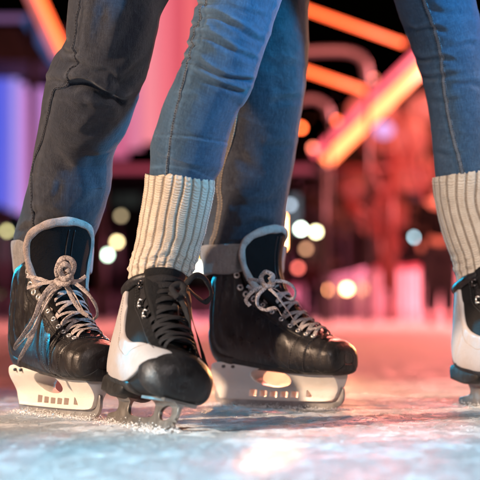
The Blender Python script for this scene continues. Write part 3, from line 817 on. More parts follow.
# ---- woman's jeans
lw_rows = [(300, 62, -170, 2.42), (275, 52, -100, 2.36), (254, 44, -45, 2.31), (239, 39.5, 0, 2.28), (233.5, 39, 20, 2.27), (227.5, 38, 40, 2.26), (222, 37, 60, 2.25), (215.5, 37.5, 79, 2.25), (207.5, 35.5, 93, 2.25), (197, 36, 118, 2.26),
           (191.5, 36.5, 137, 2.27), (187, 37, 155, 2.28), (182.5, 33, 172, 2.285), (179, 30, 190, 2.29), (174, 29, 215, 2.30), (168, 25, 248, 2.295), (165, 22, 262, 2.29)]
seam3 = [(210, -30), (207, 0), (205, 14), (206, 24), (200, 34), (201, 42), (194, 52), (192, 62), (188, 72), (184, 86), (178, 105), (173, 128), (170, 148), (168, 176)]
cr3 = [dict(p=[(193, 19), (206, 15), (222, 19), (242, 31), (267, 46)], a=.0044, w=3.0, e1=.15), dict(p=[(188, 36), (204, 35), (222, 44), (242, 55), (260, 61)], a=.0048, w=2.8, e1=.15),
       dict(p=[(184, 48), (192, 45), (202, 48)], a=.0030, w=2.0), dict(p=[(190, 54), (204, 66), (222, 76), (240, 80), (256, 81)], a=.0046, w=2.6, e1=.10),
       dict(p=[(182, 66), (198, 76), (218, 85), (236, 91), (246, 93)], a=.0034, w=2.4, e1=.12), dict(p=[(180, 60), (187, 57), (194, 59)], a=.0024, w=1.8),
       dict(p=[(186, 27), (194, 25), (204, 28), (216, 32)], a=.0022, w=1.8), dict(p=[(222, 4), (246, 12), (274, 20)], a=.0022, w=3.0),
       dict(p=[(172, 94), (182, 98), (200, 96)], a=.0014, w=3.0), dict(p=[(182, 8), (196, 4), (212, 6)], a=.0022, w=2.2)]
def hemline(px, py, th, R):
    y = np.interp(px, [150, 190, 230], [133.5, 136, 143]); q = (py-y)/1.1; on = sm(-.2, .2, np.cos(th))
    y2 = np.interp(px, [150, 168, 190, 216], [167.5, 166, 169, 181]); q2 = (py-y2)/1.4
    return ((-.0012*np.exp(-q*q)+.0006*np.exp(-((q-2)/1.5)**2))*on, (.5*np.exp(-((q-2)/1.2)**2)+1.0*np.exp(-q2*q2))*on)
L3 = Leg(lw_rows, 340, 200, cr3, fold=.0010, seed=5.5, wear_lines=[dict(p=seam3, w=2.1, step=5, k=.7)], extra=hemline)
rw_rows = [(398, 62, -170, 2.52), (412, 50, -100, 2.56), (425, 43, -45, 2.59), (435.5, 39, 0, 2.61), (446, 36, 37, 2.62), (455, 33, 75, 2.63), (461, 32, 112, 2.64), (464, 31.5, 145, 2.65), (466, 30.5, 175, 2.655), (468, 28, 200, 2.66), (473, 26, 235, 2.67), (478, 22, 256, 2.675)]
seam4 = [(413, -30), (421, 0), (429, 24), (436, 49), (442, 94), (449, 131), (458, 172), (460, 182)]
cr4 = [dict(p=[(402, 22), (414, 30), (432, 28), (452, 34)], a=.0040, w=2.6), dict(p=[(408, 52), (420, 60), (440, 58), (462, 62)], a=.0042, w=2.6), dict(p=[(414, 72), (426, 78), (446, 76), (470, 72)], a=.0038, w=2.8),
       dict(p=[(450, 50), (466, 44), (480, 46)], a=.003, w=3), dict(p=[(424, 96), (440, 102), (466, 98)], a=.0022, w=3.5), dict(p=[(452, 86), (470, 84), (488, 90)], a=.0026, w=3.5), dict(p=[(428, 8), (446, 14), (468, 10)], a=.002, w=4), dict(p=[(432, 150), (450, 156), (470, 152)], a=.0016, w=3)]
L4 = Leg(rw_rows, 300, 180, cr4, fold=.0010, seed=9.5, wear_lines=[dict(p=seam4, w=2.3, step=5, k=.35)])
def woman_hips(mb):
    c = np.array(W(350, -205, 2.47)); R = spline([(.10, .085, -.05), (.168, .12, .0), (.165, .12, .08), (.13, .10, .19)], 24)
    a = np.linspace(0, 2*PI, 48, endpoint=False)
    mb.grid(np.array([[c+np.array([r[0]*math.cos(t), r[1]*math.sin(t), r[2]]) for t in a] for r in R]), True, True)
jw = cloth_obj('jeans', [L3, L4], M['denim_woman'], woman, woman_hips)
seam(L3, seam3, jw, M['seam_woman'], M['thread_dark'], .0022, .0036, rows=(0,))
seam(L4, seam4, jw, M['seam_woman'], M['thread_dark'], .0040, .0036, rows=(-1, 1))

# ---- leg warmers
def bunch(px, py, th, R):
    k = sm(238, 268, py); return (.0026*k*fbm(px*.10, py*.22, th*1.5, 3)+.0007*k*np.sin(py*.7+3*np.sin(px*.12)), 0*px)
sw1 = [(179, 31.5, 176, 2.283), (179.6, 33.6, 178.5, 2.283), (179.3, 34.2, 184, 2.284), (178, 33.6, 196, 2.287), (174.5, 33, 215, 2.292), (169.5, 31.5, 238, 2.295), (165, 30.8, 256, 2.292), (161.5, 31.6, 268, 2.288), (160, 31, 275, 2.286), (160.5, 28, 277, 2.286)]
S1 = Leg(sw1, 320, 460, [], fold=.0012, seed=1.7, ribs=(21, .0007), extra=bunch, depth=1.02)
S1.G[..., 2] -= (.0042*((S1.G[..., 0]-S1.C[:, None, 0])/.045))*np.linspace(1, 0, 320)[:, None]*1.8      # top edge dips to the right
sw2 = [(466, 30.5, 172, 2.655), (466.5, 33, 174.5, 2.655), (467, 33.5, 182, 2.656), (469, 32, 205, 2.662), (474, 30, 230, 2.668), (480, 28.5, 250, 2.674), (484, 29.5, 264, 2.68), (485, 28.5, 272, 2.682), (485, 26, 273.5, 2.682)]
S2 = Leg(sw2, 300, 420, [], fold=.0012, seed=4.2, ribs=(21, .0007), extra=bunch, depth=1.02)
S2.G[..., 2] -= .22*(S2.G[..., 0]-S2.C[:, None, 0])*np.linspace(0, 1, 300)[:, None]**2*-1
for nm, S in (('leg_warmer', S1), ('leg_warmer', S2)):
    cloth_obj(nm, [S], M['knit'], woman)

# ---- bows and lace ends
loops(sk1, [
    dict(p=[(27, 276, 2.42), (40, 279, 2.405), (54, 284, 2.395), (63, 284, 2.392)], w=.0034, flat=.5),
    dict(p=[(27, 288, 2.418), (40, 284, 2.40), (52, 282, 2.392), (63, 281, 2.388)], w=.0032),
    dict(p=[(86, 276, 2.40), (78, 281, 2.395), (66, 281, 2.39)], w=.0034),
    dict(p=[(62, 283, 2.385), (50, 287, 2.38), (41, 300, 2.372), (34, 318, 2.365), (24, 334, 2.362), (15, 345, 2.365), (15, 348, 2.37), (22, 342, 2.372), (34, 326, 2.372), (44, 308, 2.378), (54, 292, 2.382), (62, 284, 2.386)], w=.0038, twist=.8, n=70),
    dict(p=[(62, 284, 2.385), (52, 291, 2.378), (44, 304, 2.370), (37, 322, 2.362), (30, 340, 2.358), (20, 358, 2.36), (18, 363, 2.362)], w=.0042, twist=1.6, n=60),
    dict(p=[(60, 286, 2.385), (50, 294, 2.374), (42, 309, 2.366), (36, 326, 2.358), (27, 338, 2.357)], w=.0040, twist=-1.0, n=50),
    dict(p=[(66, 282, 2.385), (76, 284, 2.375), (88, 294, 2.366), (96, 306, 2.362), (97, 316, 2.362), (91, 319, 2.364), (83, 310, 2.37), (76, 297, 2.378), (68, 286, 2.386)], w=.0036, twist=.7, n=70),
    dict(p=[(66, 285, 2.386), (72, 298, 2.380), (80, 310, 2.376), (88, 316, 2.374)], w=.0036, n=30),
    dict(p=[(58, 277, 2.383), (57, 268, 2.378), (62, 259, 2.374), (70, 259, 2.374), (74, 266, 2.376), (71, 274, 2.378), (64, 276, 2.376), (60, 270, 2.37), (64, 264, 2.366), (69, 267, 2.368), (67, 272, 2.37)], w=.0046, flat=.6, n=60),
    dict(p=[(56, 279, 2.382), (60, 284, 2.374), (68, 283, 2.372), (71, 277, 2.378), (66, 274, 2.384), (58, 276, 2.386)], w=.0048, flat=.6, n=40),
    dict(p=[(60, 276, 2.376), (66, 279, 2.372), (71, 273, 2.376)], w=.0046, flat=.6, n=20),
], M['lace_grey'], 'knotted_bow')
loops(sk2, [
    dict(p=[(247, 279, 2.60), (256, 280, 2.585), (264, 284, 2.575), (268, 286, 2.57)], w=.0032),
    dict(p=[(247, 286, 2.60), (256, 290, 2.582), (266, 288, 2.572)], w=.0032),
    dict(p=[(268, 287, 2.57), (273, 277, 2.565), (266, 272, 2.565), (261, 278, 2.57), (266, 286, 2.565), (273, 284, 2.568), (270, 277, 2.56)], w=.0042, flat=.6, n=50),
    dict(p=[(268, 285, 2.568), (276, 281, 2.565), (288, 283, 2.57), (295, 290, 2.575), (294, 298, 2.575), (287, 298, 2.572), (277, 290, 2.568), (269, 287, 2.566)], w=.0032, twist=.6, n=60),
    dict(p=[(269, 288, 2.566), (277, 296, 2.560), (286, 308, 2.556), (295, 322, 2.555), (300, 329, 2.56)], w=.0030, n=50, twist=.7),
    dict(p=[(266, 287, 2.566), (258, 296, 2.558), (258, 306, 2.556), (266, 310, 2.556), (276, 308, 2.558), (282, 316, 2.556)], w=.0034, n=50, twist=.5),
    dict(p=[(262, 286, 2.566), (252, 292, 2.566), (246, 300, 2.57), (250, 306, 2.568)], w=.0034, n=40),
], M['lace_grey'], 'tied_bow')
loops(sk3, [
    dict(p=[(186, 284, 2.215), (194, 276, 2.22), (203, 277, 2.23), (210, 288, 2.235), (211, 296, 2.235), (205, 302, 2.232), (196, 296, 2.225), (188, 288, 2.218)], w=.0044, flat=.45, n=60, twist=.5),
    dict(p=[(176, 300, 2.195), (184, 294, 2.195), (189, 300, 2.195), (192, 318, 2.19), (198, 338, 2.185), (203, 356, 2.18), (206, 368, 2.18)], w=.0042, n=60, twist=.9),
    dict(p=[(180, 298, 2.195), (186, 312, 2.188), (190, 330, 2.183), (197, 350, 2.178), (202, 362, 2.178)], w=.0040, n=60, twist=-.6),
    dict(p=[(176, 304, 2.195), (170, 316, 2.188), (172, 336, 2.182), (180, 348, 2.178), (184, 344, 2.178), (180, 326, 2.182), (178, 306, 2.192)], w=.0038, n=60, twist=.5),
    dict(p=[(170, 292, 2.205), (178, 296, 2.195), (184, 290, 2.20), (180, 284, 2.205), (172, 288, 2.20), (178, 298, 2.192)], w=.0048, flat=.6, n=40),
], M['lace_black'], 'tied_bow')
def lace_shadowless(): pass

# ---- bodies and coats (above the frame)
def arr(*a): return list(a)
def body(root, hipc, kn1, an1, kn2, an2, hipr, up, name='body', h=1.0):
    hx, hy, hz = hipc; ox = root.location
    J = [(hx, hy, hz, .12, .09), (hx, hy, hz+.16, .105, .08), (hx+up[0]*.3, hy+up[1]*.3, hz+.36*h, .13, .09), (hx+up[0]*.45, hy+up[1]*.45, hz+.50*h, .075, .07), (hx+up[0]*.5, hy+up[1]*.5, hz+.56*h, .05, .05),
         (hx+up[0]*.6, hy+up[1]*.6, hz+.62*h, .062, .066), (hx+up[0]*.62, hy+up[1]*.62, hz+.71*h, .078, .092), (hx+up[0]*.62, hy+up[1]*.62, hz+.78*h, .062, .075)]
    E = [(0, 1), (1, 2), (2, 3), (3, 4), (4, 5), (5, 6), (6, 7)]
    for sg, kn, an in ((-1, kn1, an1), (1, kn2, an2)):
        n = len(J); hp = (hx+sg*hipr, hy, hz-.06)
        J += [(*hp, .05), (*(np.array(kn)), .026), (*(np.array(an)), .016)]; E += [(0, n), (n, n+1), (n+1, n+2)]
    sh = np.array(J[3][:3])
    for sg in (-1, 1):
        n = len(J); s0 = sh+np.array([sg*.17, 0, -.02]); el = s0+np.array([sg*.05, -.06, -.26]); wr = el+np.array([.10 if sg < 0 else .05, -.20, .06])
        J += [(*s0, .045), (*el, .036), (*wr, .024), (*(wr+np.array([.02, -.045, 0])), .026, .014), (*(wr+np.array([.03, -.085, -.002])), .02, .011)]
        E += [(3, n), (n, n+1), (n+1, n+2), (n+2, n+3), (n+3, n+4)]
        m = len(J)-2
        for q in range(4):
            b = np.array(J[m][:3]); f0 = b+np.array([-.024+.016*q, -.03, .0]); f1 = f0+np.array([0, -.035+.003*abs(q-1), -.012]); f2 = f1+np.array([0, -.02, -.02])
            k = len(J); J += [(*f0, .009), (*f1, .008), (*f2, .0065)]; E += [(m, k), (k, k+1), (k+1, k+2)]
    b = skin_body(name, J, E, M['skin'], root, 0, 2, org=root.location)
    hd = np.array(J[6][:3]); off = np.array(root.location[:])
    # hair
    mb = MB(); G = []
    for j in range(16):
        t = j/15*PI*.62
        G.append([hd-off+np.array([.090*math.sin(t)*math.cos(a), .104*math.sin(t)*math.sin(a)+.012, .03+.108*math.cos(t)])*(1+.02*math.sin(a*9+j)) for a in np.linspace(0, 2*PI, 36, endpoint=False)])
    mb.grid(np.array(G), True, True); mb.build('hair', M['hair'], root, True)
    return J
def coat(root, J, mat, arms=(14, 19)):
    J2 = [(*np.array(J[0][:3])+np.array([0, 0, .02]), .165, .135), (*J[1][:3], .15, .125), (*J[2][:3], .165, .125), (*J[3][:3], .085, .08)]; E = [(0, 1), (1, 2), (2, 3)]
    k = 14
    for base in arm_idx:
        n = len(J2); J2 += [(*J[base][:3], .065), (*J[base+1][:3], .052), (*J[base+2][:3], .040)]; E += [(3, n), (n, n+1), (n+1, n+2)]
    return skin_body('coat', J2, E, mat, root, 0, 2, org=root.location)
arm_idx = (14, 31)
Jm = body(man, W(213, -215, 2.58), W(92, 88, 2.42), W(52, 285, 2.515), W(258, 70, 2.68), W(246, 285, 2.73), .09, (.10, -.10), h=1.08)
coat(man, Jm, M['coat_dark'])
Jw = body(woman, W(348, -225, 2.46), W(212, 80, 2.26), W(163, 290, 2.29), W(457, 85, 2.635), W(480, 300, 2.68), .085, (-.08, .04))
coat(woman, Jw, M['coat_wine'])

# ================================================================ ICE AND GROUND
def sheet(name, pts, z, mat, n=1):
    mb = MB(); mb.add([(x, y, z) for x, y in pts], [tuple(range(len(pts)))]); o = mb.build(name, mat); tag(o, kind='structure'); return o
M['asphalt'] = simple('dark_paving', (.035, .033, .035), .6)
sheet('ground', [(-400, -100), (400, -100), (400, 500), (-400, 500)], -.06, M['asphalt'])
def ice_sheet():
    "one sheet: millimetre relief, blade grooves and ploughed ridges near the skaters, flat towards the barrier"
    xs = np.concatenate([np.linspace(-30, -3, 12), np.linspace(-2.6, -1.0, 60), np.arange(-.98, .98, .0042), np.linspace(1.0, 2.6, 60), np.linspace(3, 14, 8)])
    ys = np.concatenate([np.linspace(-8, .9, 10), np.arange(1.15, 1.7, .006), np.arange(1.7, 3.0, .0042), np.arange(3.0, 4.6, .010), np.arange(4.6, 9, .05), np.linspace(9.5, 72, 30)])
    X, Y = np.meshgrid(xs, ys); Z = np.zeros_like(X); near = sm(1.0, 1.3, Y)*sm(6.5, 3.5, Y)*sm(2.4, .9, np.abs(X))
    Z += .0012*fbm(X*28, Y*28, 0*X, 4)+.0020*fbm(X*95, Y*95, 0*X+3, 3)
    clump = np.clip(fbm(X*17, Y*17, 0*X+7, 4)-.0, 0, 1); Z += .0050*clump*(.5+.5*fbm(X*150, Y*150, 0*X, 2))
    snow = np.maximum(clump*2.2, .8*sm(.1, .5, fbm(X*60, Y*60, 0*X+11, 3)))
    rg = np.random.default_rng(5)
    for k in range(70):
        cx, cy = rg.uniform(-1.1, 1.1), rg.uniform(1.2, 4.2); a = rg.uniform(0, PI); cur = rg.uniform(-.9, .9); L = rg.uniform(.25, .9)
        u = (X-cx)*math.cos(a)+(Y-cy)*math.sin(a); v = -(X-cx)*math.sin(a)+(Y-cy)*math.cos(a)-cur*u*u
        on = sm(L, L*.7, np.abs(u)); w = rg.uniform(.0025, .005); dp = rg.uniform(.0006, .0014)
        Z += on*dp*(-np.exp(-(v/w)**2)+.8*np.exp(-((v-2*w)/w)**2)*(.6+.6*fbm(X*120, Y*120, 0*X+k, 2)))
        snow = np.maximum(snow, on*.5*np.exp(-((v-1.5*w)/(1.8*w))**2))
    Z *= near; Z -= Z.max()*0
    nx = len(xs); V = np.stack([X, Y, Z], -1).reshape(-1, 3)
    idx = np.arange(len(ys)*nx).reshape(len(ys), nx); Fc = np.stack([idx[:-1, :-1], idx[:-1, 1:], idx[1:, 1:], idx[1:, :-1]], -1).reshape(-1, 4)
    me = bpy.data.meshes.new('ice'); me.from_pydata(V.tolist(), [], Fc.tolist()); me.update(); me.shade_smooth(); me.materials.append(M['ice'])
    at = me.attributes.new('snow', 'FLOAT', 'POINT'); at.data.foreach_set('value', (np.clip(snow, 0, 1)*near).ravel().astype(np.float32))
    o = bpy.data.objects.new('ice', me); COL.objects.link(o); tag(o, kind='structure')
ice_sheet()

# snow thrown up round the blades: loose crumbs
def crumbs():
    mb = MB(); T = np.array([(1, 1, 1), (-1, -1, 1), (-1, 1, -1), (1, -1, -1)])/1.73
    def one(x, y, s, z=0):
        A = Matrix.Rotation(random.random()*6.28, 3, 'Z') @ Matrix.Rotation(random.random()*6.28, 3, 'X')
        v = []
        for t in (( .9, .1, .0), (-.5, .8, .1), (-.4, -.8, .0), (.1, .0, .9), (.2, -.1, -.7)):
            q = A @ Vector(t); v.append((x+q.x*s*random.uniform(.6, 1.3), y+q.y*s*random.uniform(.6, 1.3), z+s*.4+q.z*s*random.uniform(.5, 1.1)))
        mb.add(v, [(0, 1, 3), (1, 2, 3), (2, 0, 3), (1, 0, 4), (2, 1, 4), (0, 2, 4)])
    for MW, n, half in ((MW1, 3200, .125), (MW2, 2600, .13), (MW3, 3200, .118), (MW4, 1200, .118)):
        for k in range(n):
            u = random.uniform(-half-.01, half+.012); side = random.choice((-1, 1))
            clump = .5+.5*math.sin(u*190)*math.sin(u*71+1)
            r = abs(random.gauss(0, .007+.012*clump))
            p = MW @ Vector((u, side*(.002+r), 0)); h = max(0, (.0075*clump+.003)*math.exp(-r/.006))
            one(p.x, p.y, random.choice((.0004, .0006, .0009, .0013, .0019)), random.random()*h*1.2)
    for k in range(9000):
        y = 1.35+2.6*random.random()**1.2; x = random.uniform(-.18, .18)*y*1.05
        if fbm(np.array(x*9), np.array(y*9), np.array(0.), 2) < random.uniform(-.5, .35): continue
        one(x, y, random.choice((.0005, .0006, .0008, .0010, .0015)), 0)
    o = mb.build('snow_crumbs', M['chip']); tag(o, kind='stuff'); return o
crumbs()

# ================================================================ BACKGROUND
def part(mb, name, mat, parent, smooth=False):
    o = mb.build(name, mat, parent, smooth); return o
def thing(name, loc, label, cat, group=None):
    o = empty(name, loc); tag(o, label, cat, group); return o

M['board'] = simple('rink_board_white', (.72, .66, .68), .3, 0, None, .05)
M['board_rail'] = simple('rink_rail', (.5, .12, .16), .35)
M['kick'] = simple('kick_strip', (.6, .5, .5), .5)
M['black_steel'] = simple('black_steel', (.02, .02, .022), .45, .6)
M['pipe_steel'] = simple('painted_pipe', (.11, .10, .12), .4, .3)
M['dark_wall'] = simple('dark_render', (.002, .012, .011), .9)
M['brown_wall'] = simple('brown_wall', (.09, .055, .04), .7)
M['bark'] = simple('bark', (.07, .045, .035), .9, 0, (30, .02))
def leaf_mat():
    m = NT('leaf'); n = m.noise(1.5, 3); m.set(Base_Color=m.ramp(n, [(.3, (.05, .045, .02)), (.7, (.12, .08, .04))]), Roughness=.5); return m.m
M['leaf'] = leaf_mat()
ORANGE = lin(255, 95, 40); AMBER = lin(255, 150, 60)
M['neon'] = emis('orange_neon', lin(255, 92, 44), 4.6)
M['neon_core'] = emis('neon_core', lin(255, 120, 70), 5.2)
M['neon_red'] = emis('red_neon', lin(255, 90, 110), 1.8)

def barrier():
    path = [(-26, 71), (-4, 73), (3.6, 63), (6.7, 44.5), (8.6, 34.4), (14.2, 30.2), (14.2, 0)]
    path = [(-30.3, 72.3), (-4, 72.3), (1.0, 68), (2.0, 50), (2.55, 30.5), (5.2, 27.5), (14.2, 26.5), (14.2, -2)]
    for i in range(len(path)-1):
        a, b = np.array(path[i], float), np.array(path[i+1], float); L = np.linalg.norm(b-a); n = max(1, int(round(L/4.0)))
        rz = math.atan2(b[1]-a[1], b[0]-a[0])
        for k in range(n):
            c = a+(b-a)*(k+.5)/n; w = L/n-.02
            yield c, w, rz
labs = ['pink-lit rink board panel']
bt_ = thing('rink_barrier', (0, 40, 0), 'long white rink barrier washed in pink light behind the far ice', 'barrier')
pm, rm, km = MB(), MB(), MB()
for c, w, rz in barrier():
    cc = (c[0], c[1]-40)
    pm.box((*cc, .56), (w, .06, .76), rz); rm.box((*cc, .985), (w+.02, .12, .07), rz); km.box((*cc, .09), (w, .075, .17), rz)
each(pm, 'board_panel', M['board'], bt_); each(rm, 'top_rail', M['board_rail'], bt_); each(km, 'kick_strip', M['kick'], bt_)

# colour-changing wall of light, left
wl = thing('light_wall', tuple(P(20, 315, 38)*[1, 1, 0]), 'tall wall of blue, violet and pink light panels at the upper left', 'light wall')
wl_cols = [(-30, -8, (40, 70, 200), 60, 200), (-8, 4, (70, 92, 225), 66, 205), (4, 11, (110, 112, 228), 62, 209), (11, 19, (160, 146, 236), 70, 212), (19, 27, (200, 140, 220), 84, 216), (27, 34, (212, 122, 190), 92, 208), (34, 48, (185, 125, 200), 88, 215), (48, 66, (150, 110, 195), 96, 214), (66, 100, (110, 80, 160), 100, 210)]
for k, (x0, x1, c, y0, y1) in enumerate(wl_cols):
    a, b = P(x0, y1, 38), P(x1, y0, 38); mb = MB()
    mb.box(((a[0]+b[0])/2-wl.location.x, 0, (a[2]+b[2])/2), (b[0]-a[0]-.03, .12, b[2]-a[2]))
    part(mb, 'light_panel', emis('panel_light', lin(*c), .95), wl)
mb = MB(); a, b = P(-32, 214, 38), P(102, 60, 38)
for x in np.linspace(a[0], b[0], 5): mb.box((x-wl.location.x, .2, b[2]/2), (.12, .12, b[2]))
each(mb, 'support_post', M['black_steel'], wl)

pk = thing('light_curtain', tuple(P(165, 315, 34)*[1, 1, 0]), 'hanging curtain of pink light between the two nearest legs', 'light curtain')
for (x0, x1, y0, y1, c) in ((104, 128, -60, 158, (196, 96, 136)), (128.5, 142, -60, 149, (214, 122, 156)), (142.5, 158, -60, 143, (240, 136, 150)), (158.5, 172, -60, 150, (236, 112, 128)), (172.5, 184, -60, 141, (216, 84, 102)), (184.5, 198, -60, 146, (236, 104, 112)), (198.5, 226, -60, 150, (200, 80, 90))):
    a, b = P(x0, y1, 34), P(x1, y0, 34); mb = MB(); mb.box(((a[0]+b[0])/2-pk.location.x, 0, (a[2]+b[2])/2), (b[0]-a[0], .08, b[2]-a[2]))
    part(mb, 'light_strip', emis('pink_strip', lin(*c), .92), pk)
mb = MB(); 
for px in (103, 228):
    a = P(px, 312, 34); b = P(px, -62, 34); mb.box((a[0]-pk.location.x, 0, b[2]/2), (.12, .12, b[2]))
each(mb, 'hanging_post', M['black_steel'], pk)

def neon(p0, p1, d, r, label, mat, hood=None, mast=True):
    a, b = P(*p0, d), P(*p1, d); o = thing('neon_tube', ((a[0]+b[0])/2, d, 0), label, 'neon light', 'slanting neon tubes')
    off = np.array(o.location[:]); mb = MB(); mb.tube([a-off, (a+b)/2-off, b-off], r, 14); part(mb, 'glowing_tube', mat, o, True)
    mb = MB()
    for q, s_ in ((a, -1), (b, 1)):
        dr = (b-a)/np.linalg.norm(b-a); mb.tube([q-off, q+dr*s_*r*2-off], r*1.15, 12)
    each(mb, 'end_cap', M['black_steel'], o, True)
    if mast:
        mb = MB(); t = a if mast == 1 else b; mb.tube([(t[0]-off[0], .3, 0), (t[0]-off[0], .3, t[2])], .05, 8); mb.tube([(t[0]-off[0], .3, t[2]), t-off], .04, 8)
        part(mb, 'mast', M['black_steel'], o, True)
    if hood:
        h = np.array(hood[0]); mb = MB(); mb.tube([a-off+h, b-off+h], hood[1], 12); part(mb, 'side_strip', hood[2], o, True)
    return o
neon((280, 0), (404, 44), 24, .036, 'thin orange neon tube highest in the black sky, right of the man', M['neon'])
neon((280, 62), (366, 91), 24, .040, 'short orange neon tube below the highest one', M['neon'])
neon((325, 163), (452, 38), 22, .085, 'thick bright orange neon beam rising to the right, behind the blue jeans', M['neon_core'], hood=((-.15, .12, .12), .05, M['neon_red']))
neon((30, -22), (66, 57), 24, .06, 'orange neon beam at the upper left above the light wall', M['neon'], hood=((-.12, .1, .03), .09, emis('pink_side', lin(225, 120, 120), .9)))
# horizontal lit bar
lb = thing('light_bar', tuple(P(220, 312, 40)*[1, 1, 0]), 'level dim pink light bar crossing behind both people', 'light bar')
a, b = P(98, 169, 40), P(348, 169, 40); mb = MB(); mb.box((0, 0, a[2]), (b[0]-a[0], .1, .16)); part(mb, 'bar', emis('dim_pink', lin(190, 74, 96), .6), lb)
mb = MB()
for x in (a[0], b[0]): mb.box((x-lb.location.x, .1, a[2]/2), (.1, .1, a[2]))
each(mb, 'post', M['black_steel'], lb)

# bent pipes
def pipe(pts, d, r, label, c=(.3, .25, .27)):
    q = spline([P(*p, d) for p in pts], 40); o = thing('bent_pipe', (q[-1][0], d, 0), label, 'pipe'); off = np.array(o.location[:])
    mb = MB(); mb.tube(q-off, r, 12); part(mb, 'pipe', M['pipe_steel'], o, True)
    mb = MB(); mb.tube([q[-1]-off, (0, 0, 0)], r*.5, 8); part(mb, 'foot_post', M['black_steel'], o, True); return o
pipe([(288, 53), (330, 51), (352, 53), (364, 62), (368, 84)], 21, .055, 'pale bent pipe between the two upper neon tubes')
pipe([(296, 102), (312, 99), (326, 106), (330, 120)], 21, .045, 'small curved pipe lit red beside the dark trouser leg')

# dark overhead roof edge, upper left
rf = thing('canopy_roof', tuple(P(0, 312, 28)*[1, 1, 0]), 'black steel canopy with a blue edge, upper left corner', 'canopy')
a, b = P(-40, 60, 28), P(66, 10, 28)
mb = MB(); mb.box(((a[0]+b[0])/2-rf.location.x, 1, P(0, 44, 28)[2]), (b[0]-a[0], 2, .62)); part(mb, 'fascia', M['black_steel'], rf)
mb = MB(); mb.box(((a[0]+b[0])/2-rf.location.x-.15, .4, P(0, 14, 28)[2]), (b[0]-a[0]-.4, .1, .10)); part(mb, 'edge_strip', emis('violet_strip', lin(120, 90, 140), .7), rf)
mb = MB(); q0, q1 = P(26, 18, 27.5), P(58, 66, 27.5); mb.tube([np.array(q0)-np.array(rf.location[:]), np.array(q1)-np.array(rf.location[:])], .09, 8); part(mb, 'brace', emis('blue_brace_glow', lin(40, 90, 150), .7), rf)  # brace given a blue glow of its own, though no lamp
mb = MB()
for x in (a[0]+.2, b[0]-.2): mb.box((x-rf.location.x, 1.5, P(0, 44, 28)[2]/2), (.18, .18, P(0, 44, 28)[2]))
each(mb, 'column', M['black_steel'], rf)

# kiosk and dark blocks behind
def block(name, px0, px1, py, d, depth, mat, label, wins=(), cat='building'):
    a, b = P(px0, py, d), P(px1, py, d); o = thing(name, ((a[0]+b[0])/2, d+depth/2, 0), label, cat)
    w = b[0]-a[0]; h = a[2]; mb = MB(); mb.box((0, 0, h/2), (w, depth, h)); part(mb, 'wall', mat, o)
    mb = MB(); mb.box((0, 0, h+.09), (w+.4, depth+.4, .18)); part(mb, 'roof', M['black_steel'], o)
    for (x0, x1, y0, y1, c, s_) in wins:
        p, q = P(x0, y1, d), P(x1, y0, d); mb = MB(); mb.box(((p[0]+q[0])/2-o.location.x, -depth/2-.03, (p[2]+q[2])/2), (q[0]-p[0], .05, q[2]-p[2]))
        f = part(mb, 'window', emis('lit_window', lin(*c), s_), o)
        mb = MB(); cx = (p[0]+q[0])/2-o.location.x; cz = (p[2]+q[2])/2; mb.box((cx, -depth/2-.06, cz), (.05, .05, q[2]-p[2])); part(mb, 'mullion', M['black_steel'], f)
    return o
block('rink_kiosk', 98, 232, 178, 76, 8, M['dark_wall'], 'dark low building with dim green windows beyond the barrier', [(112, 140, 194, 206, (30, 52, 48), .5), (146, 170, 196, 208, (38, 44, 40), .5), (200, 214, 244, 268, (70, 70, 66), .6)])
block('side_building', -60, 78, 212, 80, 8, M['dark_wall'], 'dark building under the light wall at the far left', [(-4, 12, 226, 262, (52, 74, 78), .6), (20, 34, 240, 262, (26, 50, 60), .5)])
block('brown_hall', 290, 372, 196, 78, 8, M['brown_wall'], 'brown hall with a pale lit pillar behind the bokeh lamps', [(290, 299, 196, 232, (120, 138, 150), .8), (306, 330, 236, 262, (120, 84, 62), .45), (340, 362, 214, 232, (90, 40, 36), .5)])
block('night_hall', 372, 640, 150, 80, 8, M['brown_wall'], 'tall dark hall at the right behind the red-lit tree', [(372, 384, 232, 262, (120, 60, 56), .6), (440, 470, 200, 230, (50, 30, 36), .5), (404, 424, 180, 200, (110, 70, 90), .6)])

# red-lit tree and red steel lattice
def tree(x, y, h, label, spots, seed, trunk_r=.16):
    rg = random.Random(seed); o = thing('tree', (x, y, 0), label, 'tree', 'red-lit trees behind the rink'); mb = MB()
    mb.tube([(0, 0, 0), (.03, 0, h*.3), (-.05, 0, h*.6), (.02, 0, h*.95)], lambda t: trunk_r*(1-.75*t)+.02, 10)
    for (px, py, r, d) in spots:
        e = P(px, py, d)-np.array([x, y, 0]); z0 = max(h*.3, min(e[2]-.2, h*.8)); mb.tube([(0, 0, z0), (e[0]*.5, e[1]*.5, z0+(e[2]-z0)*.35), tuple(e)], lambda t: .06*(1-.7*t)+.01, 7)
    part(mb, 'trunk', M['bark'], o, True)
    lf = MB()
    for (px, py, r, d) in spots:
        e = P(px, py, d)-np.array([x, y, 0])
        for k in range(int(260*r)):
            v = Vector((rg.gauss(0, 1), rg.gauss(0, 1), rg.gauss(0, .8))); c = Vector(e)+v*r*.5
            q = Matrix.Rotation(rg.random()*6.28, 3, 'Z') @ Matrix.Rotation(rg.random()*3, 3, 'X'); s_ = .075
            lf.add([c+q @ Vector(w) for w in ((-s_, 0, 0), (0, -s_*.5, 0), (s_, 0, 0), (0, s_*.5, .01))], [(0, 1, 2, 3)])
    part(lf, 'crown', M['leaf'], o); return o
tx = P(389, 312, 31)
